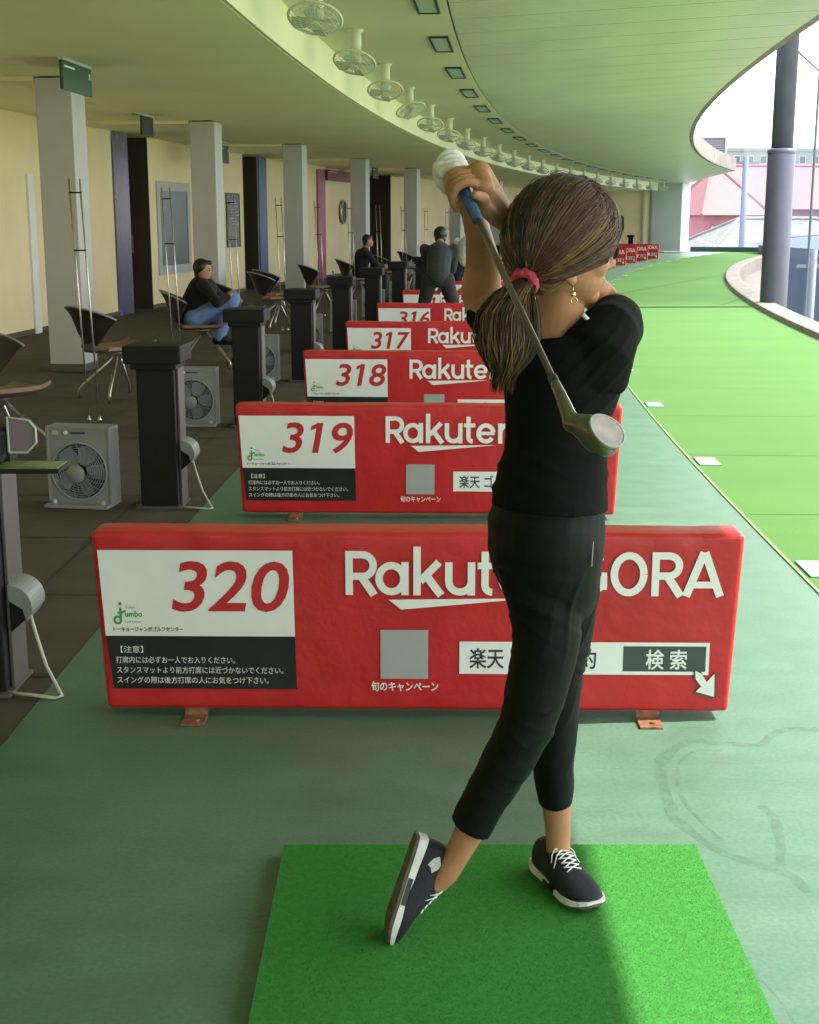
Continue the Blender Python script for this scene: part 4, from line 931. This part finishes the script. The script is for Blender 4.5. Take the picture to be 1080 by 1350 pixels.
def crumple(me, amp, sc, dirs=(1, 1, 1), extra=None):
    N0 = [v.normal.copy() for v in me.vertices]; out = []
    for v, nn in zip(me.vertices, N0):
        c = v.co.copy(); n = mnoise.noise((c.x * sc * dirs[0], c.y * sc * dirs[1], c.z * sc * dirs[2])) * amp + mnoise.noise((c.x * sc * 2.3 + 7, c.y * sc * 2.3, c.z * sc * 2.3 * dirs[2])) * amp * .45
        if extra: n += extra(c)
        out += (c + nn * n)[:]
    me.vertices.foreach_set('co', out); me.update()
CLT = mat('black_knit', (.0055, .006, .0065), .9, (16, .25), (160, .25, .003), spec=.12); CLP = mat('black_stretch_cloth', (.0050, .0055, .0066), .62, (10, .2), (120, .15, .003), spec=.14)
tr = MB(); T(tr, pelvis, 28); T(tr, legR, 24); T(tr, legL, 24)
tme = remesh(tr, 'trousers', CLP, .005, 6)
def fold(c):
    """oblique drag folds round the knee and under the seat"""
    k = math.exp(-((c.z - .58) / .13) ** 2) + .8 * math.exp(-((c.z - .76) / .05) ** 2) + .5 * math.exp(-((c.z - .32) / .08) ** 2)
    w = math.sin(52 * (c.z * .62 - c.x * 1.0) + 4.2 * mnoise.noise((c.x * 7, c.y * 7, c.z * 4))); w2 = math.sin(88 * (c.z * .95 + c.x * .4) + 4 * mnoise.noise((c.x * 5, c.y * 9, c.z * 5 + 9)))
    return k * (.0075 * (1 - abs(w)) ** 2 * max(0, .25 + 1.3 * mnoise.noise((c.x * 7, c.y * 7, c.z * 9 + 3))) + .004 * (1 - abs(w2)) ** 3 * max(0, .2 + 1.4 * mnoise.noise((c.x * 6 + 5, c.y * 8, c.z * 8))))
crumple(tme, .0024, 11, (1, 1, 1.6), fold); obj('trousers', tme, lady)
# side seam, pocket zip
MB().tube([(.365, 2.600, .875), (.360, 2.575, .83)], .0014, 6).build('pocket_zip', M['fangrey'], lady, True)
sh = MB(); T(sh, torso, 30); T(sh, sleeveR, 20); T(sh, sleeveL, 18)
sh.cap((.36, 2.72, 1.235), (.335, 2.745, 1.255), .062, .048); sh.cap((.25, 2.83, 1.235), (.275, 2.80, 1.245), .058, .052)
sme = remesh(sh, 'shirt', CLT, .005, 7)
def sfold(c):
    w = math.sin(62 * (c.z + .30 * c.x) + 3 * mnoise.noise((c.x * 6, c.y * 6, 2))); g = mnoise.noise((c.x * 6, c.y * 4, c.z * 9)) + .4
    w2 = math.sin(70 * (c.z - 1.1 * c.x) + 2.5 * mnoise.noise((c.x * 8, 4, c.z * 8)))
    return (.0075 * math.exp(-((c.z - 1.0) / .07) ** 2) * (1 - abs(w)) ** 2 * g if c.z > .95 else 0) + .006 * math.exp(-((c.x - .375) / .06) ** 2 - ((c.z - 1.20) / .09) ** 2) * (1 - abs(w2)) ** 2
crumple(sme, .0026, 10, (1, 1, 1.4), sfold); obj('shirt', sme, lady)
MB().tube([(.343, 2.688, 1.318), (.353, 2.690, 1.308), (.362, 2.70, 1.306)], .0045, 8).build('undershirt_collar', M['white'], lady, True)

# shoes: outsole, midsole, knitted upper, laces
NAVY = mat('navy_knit', (.0065, .008, .015), .75, (220, .35), (260, .4, .002)); MID = mat('white_foam', (.70, .70, .70), .55, (40, .1)); OUT = mat('olive_outsole', (.10, .085, .06), .7, (50, .4))
def shoe(O, X, U, L, name, lateral):
    """O heel point of the sole, X towards the toe, U up"""
    X = Vector(X).normalized(); U = (Vector(U) - X * X.dot(Vector(U))).normalized(); Y = U.cross(X); F = Matrix.Translation(O) @ Matrix((X, Y, U)).transposed().to_4x4(); k = L / .245
    st = [(-.002, .018, .060, .0), (.010, .029, .082, 0), (.035, .034, .088, 0), (.065, .034, .080, 0), (.090, .036, .083, .0), (.115, .038, .078, 0), (.145, .0425, .064, 0), (.175, .045, .053, 0), (.205, .042, .045, 0), (.228, .033, .038, 0), (.243, .015, .030, 0)]
    n = 20; vs = []; fs = []
    for (l, w, h, q) in st:
        for i in range(n):
            a = 2 * PI * i / n; c, s = math.cos(a), math.sin(a); y = w * (abs(c) ** .8) * (1 if c >= 0 else -1); z = .022 + (h - .022) * (max(s, 0) ** .75) - (.006 if s < 0 else 0); vs.append((l * k, y, z))
    for i in range(len(st) - 1):
        for j in range(n): fs.append((i * n + j, i * n + (j + 1) % n, (i + 1) * n + (j + 1) % n, (i + 1) * n + j))
    fs.append(tuple(range(n))); fs.append(tuple((len(st) - 1) * n + j for j in range(n)))
    up = MB(); up.add(vs, fs, F); me = remesh(up, name, NAVY, .0032, 3); o = obj(name, me, lady)
    st0 = st
    def fine(st):
        out = []
        for i in range(len(st) - 1):
            p0, p1, p2, p3 = st[max(i - 1, 0)], st[i], st[i + 1], st[min(i + 2, len(st) - 1)]
            for q in range(5):
                t = q / 5; out.append(tuple(.5 * (2 * b + (c - a) * t + (2 * a - 5 * b + 4 * c - d) * t * t + (3 * b - a - 3 * c + d) * t ** 3) for a, b, c, d in zip(p0, p1, p2, p3)))
        return out + [st[-1]]
    st = fine(st)
    def outline(g, e): return [(l * k + (e if l > .23 else (-e if l < .005 else 0)), s * (w + g)) for s in (1, -1) for (l, w, h, q) in (st if s == 1 else st[::-1])]
    def slab(nm, g, za, zb, m, wave=0, l0=-1, l1=1):
        ol = [p for p in outline(g, .004) if l0 <= p[0] / k <= l1]; N = len(ol); mb = MB()
        vv = [(x, y, za(x / k)) for x, y in ol] + [(x, y, zb(x / k)) for x, y in ol]
        mb.add(vv, [tuple(range(N)), tuple(range(2 * N - 1, N - 1, -1))] + [(i, (i + 1) % N, (i + 1) % N + N, i + N) for i in range(N)], F); ob = mb.build(nm, m, o); return ob
    toe = lambda x: .012 * max(0, (x - .18) / .065) ** 2
    slab('midsole', .004, lambda x: .007 + toe(x), lambda x: .0195 + .007 * math.exp(-((x - .01) / .045) ** 2) + toe(x) * .7 - .0015 * math.sin(x * 60), MID)
    slab('midsole_band', .0052, lambda x: .0085 + toe(x), lambda x: .0188, M['black'], 0, .085, .150)
    slab('outsole', .002, lambda x: toe(x), lambda x: .0072 + toe(x), OUT)
    def sf(l, y, lift=.0022):
        for a, b in zip(st[:-1], st[1:]):
            if a[0] <= l <= b[0]: f = (l - a[0]) / (b[0] - a[0]); w = a[1] + (b[1] - a[1]) * f; h = a[2] + (b[2] - a[2]) * f; break
        c = min(.98, (abs(y) / w) ** 1.25); return F @ Vector((l * k, y, .022 + (h - .022) * (1 - c * c) ** .375 + lift))
    mb = MB()
    for q in range(5):
        l = .094 + .012 * q
        for sg in (-1, 1): mb.tube([sf(l, sg * .019), sf(l + .004, sg * .010), sf(l + .008, 0, .0035), sf(l + .011, -sg * .010), sf(l + .014, -sg * .019)], .0017, 6)
    for sgn in (-1, 1): mb.tube([sf(.098, 0, .004), sf(.096, sgn * .016, .010), sf(.104, sgn * .028, .012), sf(.110, sgn * .032, .004)], .0012, 6); mb.tube([sf(.098, 0, .004), sf(.112, sgn * .020, .006), sf(.124, sgn * .034, .002)], .0011, 6)
    mb.build('laces', M['white'], o, True)
    MB().box((.088 * k, 0, .0835), (.016, .022, .004), F, bev=.001).build('tongue_label', M['frame'], o)
    def pf(l, z):
        for a, b in zip(st[:-1], st[1:]):
            if a[0] <= l <= b[0]: f = (l - a[0]) / (b[0] - a[0]); w = a[1] + (b[1] - a[1]) * f; h = a[2] + (b[2] - a[2]) * f; break
        q = min(.95, max(0, (z - .022) / (h - .022)) ** 1.333); return F @ Vector((l * k, lateral * (w * (1 - q * q) ** .4 + .0012), z))
    if lateral:
        mb = MB(); pts = [(.022, .058), (.040, .066), (.050, .064), (.062, .052), (.050, .046), (.046, .038), (.030, .046)]
        vs = [pf(x, z) for x, z in pts]; mb.add(vs, [tuple(range(len(vs)))]); mb.build('side_patch', M['frame'], o)
    return o
shoe(Vector((.302, 2.872, .034)), (.100, -.215, 0), (0, 0, 1), .232, 'shoe', 0)
shoe(Vector((.012, 2.612, .238)), (-.070, -.055, -.20), (.95, .03, -.30), .228, 'shoe', -1)

# hair: cap, combed strands, fringe, ponytail
HD = mat('dark_brown_hair', (.013, .008, .0055), .45, spec=.35); HBn = mat('brown_hair', (.050, .023, .011), .42, spec=.4); HL = mat('blond_streak_hair', (.17, .098, .035), .42, spec=.35); HR = mat('reddish_hair', (.075, .026, .017), .42, spec=.4)
HO = Vector((.3039, 2.72, 1.4652)); HRX = Vector((.117, .099, .120))
def hlim(x): return -.54 + .36 * x + max(0, x - .52) * 1.15
def hpt(d, k=1.0): return HO + HM @ Vector((d.x * HRX.x * k, d.y * HRX.y * k, d.z * HRX.z * k))
mb = MB(); n, m_ = 48, 30; idx = {}; fs = []
for i in range(m_ + 1):
    for j in range(n):
        p = PI * i / m_; w = 2 * PI * j / n; d = Vector((math.sin(p) * math.cos(w), math.sin(p) * math.sin(w), math.cos(p)))
        lim = hlim(d.x) + .10
        k = .985 + .02 * mnoise.noise(d * 3)
        if d.z < lim: k *= max(.78, 1 - (lim - d.z) * 1.6)
        idx[i, j] = len(mb.v); mb.v.append(tuple(hpt(d, k)))
for i in range(m_):
    for j in range(n):
        p = PI * (i + .5) / m_; w = 2 * PI * (j + .5) / n; d = Vector((math.sin(p) * math.cos(w), math.sin(p) * math.sin(w), math.cos(p)))
        if d.z > hlim(d.x): mb.f.append((idx[i, j], idx[i, (j + 1) % n], idx[i + 1, (j + 1) % n], idx[i + 1, j]))
hair = mb.build('hair', HD, lady, True)
tie = Vector((.2212, 2.632, 1.3802)); tl = HM.transposed() @ (tie - HO); td = Vector((tl.x / HRX.x, tl.y / HRX.y, tl.z / HRX.z)); tk = td.length; td.normalize()
rnd = random.Random(11)
def slerp(a, b, t):
    w = math.acos(max(-1, min(1, a.dot(b)))); s = math.sin(w)
    return a if s < 1e-4 else a * (math.sin((1 - t) * w) / s) + b * (math.sin(t * w) / s)
sets = {'d': MB(), 'b': MB(), 'l': MB(), 'r': MB()}
def pick(d):
    q = mnoise.noise((d.x * 3.2 + 4, d.z * 3.2, d.y * 5)) * 1.3 + rnd.uniform(-.22, .22)
    return 'l' if q > .42 else 'b' if q > .04 else 'r' if d.x > .45 else 'd'
cnt = 0
while cnt < 2600:
    d = Vector((rnd.uniform(-.7, 1), rnd.uniform(-1, .7), rnd.uniform(-.35, 1)))
    if d.length > 1 or d.length < .3: continue
    d.normalize()
    if d.z < hlim(d.x) + .06 or (d.x < -.3 and d.z < .2): continue
    if d.x < .35 and d.z < .55 and rnd.random() < .55: continue
    e = (td + Vector((rnd.uniform(-.06, .06), rnd.uniform(-.06, .06), rnd.uniform(-.06, .06)))).normalized(); P = []; up = Vector((0, -.25, .55)) * rnd.uniform(-.05, .5); kk = rnd.uniform(.994, 1.022)
    for i in range(10):
        t = i / 9; q = slerp(d, e, t); sag = math.sin(PI * t); q = (q + up * sag * .35 * (1 - t)).normalized()
        if t < .8: q = Vector((q.x, q.y, max(q.z, hlim(q.x) + .05)))
        P.append(hpt(q, kk + .018 * sag + (tk - 1) * t ** 3 * .6))
    w0 = rnd.uniform(.0009, .0019)
    sets[pick(d)].tube(P, [w0 * .5] + [w0] * 7 + [w0 * .8, w0 * .6], 4); cnt += 1
for i in range(420):                                             # fringe and the side lock in front of the ear
    a = Vector((rnd.uniform(.1, .75), rnd.uniform(-.5, .25), 1)).normalized(); y = -abs(rnd.gauss(.45, .3)) if rnd.random() < .75 else rnd.uniform(-.2, .5)
    y = max(-.97, y); x = math.sqrt(max(.06, 1 - y * y)); b = Vector((x, y, hlim(x) + rnd.uniform(-.02, .16))).normalized(); kk = rnd.uniform(1.0, 1.03)
    P = [hpt(slerp(a, b, t / 8), kk + .02 * math.sin(PI * t / 8)) for t in range(9)]; w0 = rnd.uniform(.0008, .0018)
    sets[pick(b) if rnd.random() < .6 else 'r'].tube(P, [w0] * 7 + [w0 * .7, .0004], 4)
for i in range(120):                                             # short nape hairs gathered up to the tie
    a = Vector((rnd.uniform(-.7, -.1), -1, rnd.uniform(-.60, -.42))).normalized(); P = [hpt(slerp(a, td, t / 6), .985 + .02 * math.sin(PI * t / 6)) for t in range(7)]
    sets['d'].tube(P, [.0006] + [.0012] * 6, 4)
for i in range(70):                                              # loose single hairs
    d = Vector((rnd.uniform(-.6, .8), rnd.uniform(-1, .6), rnd.uniform(.2, 1))).normalized(); e = (d + (Vector((td.x, td.y, .05)) - d) * rnd.uniform(.3, .8) + Vector((rnd.uniform(-.2, .2), rnd.uniform(-.2, .2), rnd.uniform(-.1, .2)))).normalized(); k1 = rnd.uniform(.02, .075)
    sets['b' if i % 3 else 'd'].tube([hpt(slerp(d, e, t / 8), 1.02 + k1 * math.sin(PI * t / 9)) for t in range(9)], [.0007] * 8 + [.0003], 4)
pony = [(.2268, 2.645, 1.3839, .0177, .02), (.2009, 2.61, 1.3639, .0349, .03), (.1866, 2.585, 1.328, .0521, .038), (.1864, 2.572, 1.2816, .0563, .04), (.1866, 2.568, 1.2459, .0449, .036), (.1841, 2.567, 1.2171, .0261, .025), (.1787, 2.567, 1.1924, .0058, .008)]
for key, nm, m in (('d', 'dark_strands', HD), ('b', 'brown_strands', HBn), ('l', 'blond_strands', HL), ('r', 'reddish_strands', HR)):
    o = obj(nm, sets[key].data(nm, m, True, False), hair); o['kind'] = 'stuff'
pc = MB(); T(pc, [(x, y, z, a * .70, b * .70) for x, y, z, a, b in pony], 16); ptail = obj('ponytail', remesh(pc, 'ponytail', HD, .006, 2), lady)
ps = {'d': MB(), 'b': MB(), 'l': MB()}
for i in range(900):
    a = rnd.uniform(0, 2 * PI); rr = rnd.uniform(.74, 1.04) if i % 9 else rnd.uniform(1.0, 1.16); P = []; cut = rnd.uniform(.72, 1.06); ph = rnd.uniform(0, 6); a1 = a + rnd.uniform(-.5, .5)
    for j in range(13):
        t = min(1, j / 12 * cut) * (len(pony) - 1); i0 = min(int(t), len(pony) - 2); f = t - i0; A, B = pony[i0], pony[i0 + 1]
        c = Vector(A[:3]).lerp(Vector(B[:3]), f); w = A[3] + (B[3] - A[3]) * f; dd = A[4] + (B[4] - A[4]) * f; aa = a + (a1 - a) * j / 12
        if j / 12 * cut > .75: w = max(w, .020); dd = max(dd, .012)
        P.append(c + Vector((math.cos(aa) * w * rr, math.sin(aa) * dd * rr, 0) ) + Vector((.0035 * math.sin(ph + j * .6), .002 * math.cos(ph + j * .5), -(.02 if j / 12 * cut > .98 else 0) * rnd.random())))
    w0 = rnd.uniform(.0008, .0017); q = mnoise.noise((math.cos(a) * 1.9, math.sin(a) * 1.9, 3)) + rnd.uniform(-.3, .3)
    ps['l' if q > .34 else 'b' if q > -.05 else 'd'].tube(P, [w0] * 10 + [w0 * .8, w0 * .5, .0003], 4)
for key, nm, m in (('d', 'dark_strands', HD), ('b', 'brown_strands', HBn), ('l', 'blond_strands', HL)): o = obj(nm, ps[key].data(nm, m, True, False), ptail); o['kind'] = 'stuff'
SC = mat('pink_tie', (.55, .05, .10), .7, (60, .4), (90, .5, .004))
ax = Vector((pony[1][0] - pony[0][0], pony[1][1] - pony[0][1], pony[1][2] - pony[0][2])).normalized()
q_ = ax.to_track_quat('Z', 'Y').to_matrix().to_4x4(); mb = MB(); mb.torus(.0205, .0095, 72, 16, Matrix.Translation(Vector(pony[0][:3]) + ax * .004) @ q_)
sc = mb.build('hair_tie', SC, lady, True)
for v in sc.data.vertices: v.co += v.normal * (.0045 * mnoise.noise(v.co * 95) + .002 * mnoise.noise(v.co * 210))
# sunglasses and earring
GL = mat('black_lens', (.006, .006, .007), .30, spec=.3); gl = MB()
for sg in (-1, 1):
    P = [hp(.104 - .010 * (abs(y) / .06) ** 2, y, z) for y, z in ((sg * .010, .012), (sg * .035, .016), (sg * .060, .010), (sg * .064, -.008), (sg * .052, -.026), (sg * .030, -.029), (sg * .012, -.016))]
    Q = [p + hf * .003 for p in P]; N = len(P); gl.add(P + Q, [tuple(range(N)), tuple(range(2 * N - 1, N - 1, -1))] + [(i, (i + 1) % N, (i + 1) % N + N, i + N) for i in range(N)])
gl.tube([hp(.107, -.012, .006), hp(.111, 0, .008), hp(.107, .012, .006)], .002, 6); sgl = gl.build('sunglasses', GL, lady)
for sg in (-1, 1): MB().tube([hp(.097, sg * .062, .006), hp(.070, sg * .084, .000), hp(.03, sg * .093, -.012), hp(-.006, sg * .088, -.028)], .0028, 6).build('temple_arm', GL, sgl, True)
GO = mat('gilt', (.75, .60, .30), .25, metal=1)
er = MB(); e0 = hp(-.006, -.082, -.083); er.tube([e0, e0 + Vector((.001, -.002, -.012))], .001, 6); er.ell(e0 + Vector((.001, -.002, -.016)), (.005, .003, .006)); er.torus(.006, .0012, 16, 5, Matrix.Translation(e0 + Vector((.003, -.002, -.028))) @ Matrix.Rotation(PI / 2, 4, 'X')); er.build('earring', GO, lady, True)
# white glove on the left hand at the butt of the grip
gv = MB(); wl = Vector((.1292, 2.86, 1.5189)); gv.cap(gp(-.01, -150, .030), gp(.035, -150, .030), .017, .017); gv.cap(gp(.015, -110, .034), gp(.015, 170, .030), .020, .018)
gv.cap(gp(-.005, 175, .030), gp(.040, 165, .030), .014, .014)
for i, lam in enumerate((-.028, -.006, .016, .038)): finger(gv, lam, 195, 20, .0250, .0092, skew=.004)
gv.cap(gp(.040, 150, .032), gp(.060, 105, .029), .0115, .010)
obj('glove', remesh(gv, 'glove', mat('white_glove', (.72, .70, .66), .7, (30, .1), (120, .2, .002)), .0032, 1), lady)

# the club
club = thing('golf_club', 'fairway wood swung behind the back, blue grip and brown-grey head', 'golf club', GA)
MB().tube([GD * -.03, GD * .0, GD * .26], [.0135, .0138, .0105], 16).build('grip', mat('blue_grip', (.045, .10, .24), .6, (200, .4), (300, .3, .001)), club, True)
MB().tube([GD * .26, GD * .60, GD * .87], [.0064, .0060, .0056], 14).build('shaft', mat('bronze_shaft', (.10, .085, .06), .3, metal=.5), club, True)
MB().tube([GD * .852, GD * .875], .0078, 14).build('ferrule', M['black'], club, True)
HE = mat('olive_head', (.12, .105, .06), .25, (12, .3), metal=.4, coat=.4); FA = mat('club_face', (.48, .40, .42), .4, (60, .2))
hb = Vector((.2351, 2.02, 1.2257)) - GA
hd = MB(); hd.tube([GD * .868, GD * .905, hb + Vector((.012, -.008, -.030))], [.0082, .0095, .014], 14)
HCt = hb + Vector((.0480, -.016, -.0457)); R7 = Matrix.Rotation(.70, 3, 'Y')
hd.ell(HCt, (.037, .027, .0245), R7); hd.ell(HCt + R7 @ Vector((-.020, .004, -.002)), (.030, .026, .020), R7); hd.cap(hb + Vector((.010, -.006, -.026)), HCt + R7 @ Vector((-.022, 0, .004)), .014, .019)
head = obj('club_head', remesh(hd, 'club_head', HE, .003, 3), club)
fc = MB(); fn = Vector((.30, -.86, .42)).normalized(); fx = R7 @ Vector((1, 0, 0)); fx = (fx - fn * fx.dot(fn)).normalized(); fy = fn.cross(fx); N = 32; vs = []
FC = HCt + fn * .0250 + Vector((.004, 0, .004))
for off, rr in ((.0, 1.0), (-.012, 1.0)):
    for i in range(N):
        a = 2 * PI * i / N; vs.append(FC + fn * off + fx * (.0300 * rr * math.cos(a)) + fy * (.0205 * rr * math.sin(a) * (1 + .12 * math.cos(a))))
fc.add(vs, [tuple(range(N)), tuple(range(2 * N - 1, N - 1, -1))] + [(i, (i + 1) % N, (i + 1) % N + N, i + N) for i in range(N)]); fc.build('face', FA, head)
rm = MB(); rm.tube([Vector(v) - fn * .0006 for v in vs[:N]] + [Vector(vs[0]) - fn * .0006], .0016, 6); rm.build('face_rim', M['frame'], head, True)
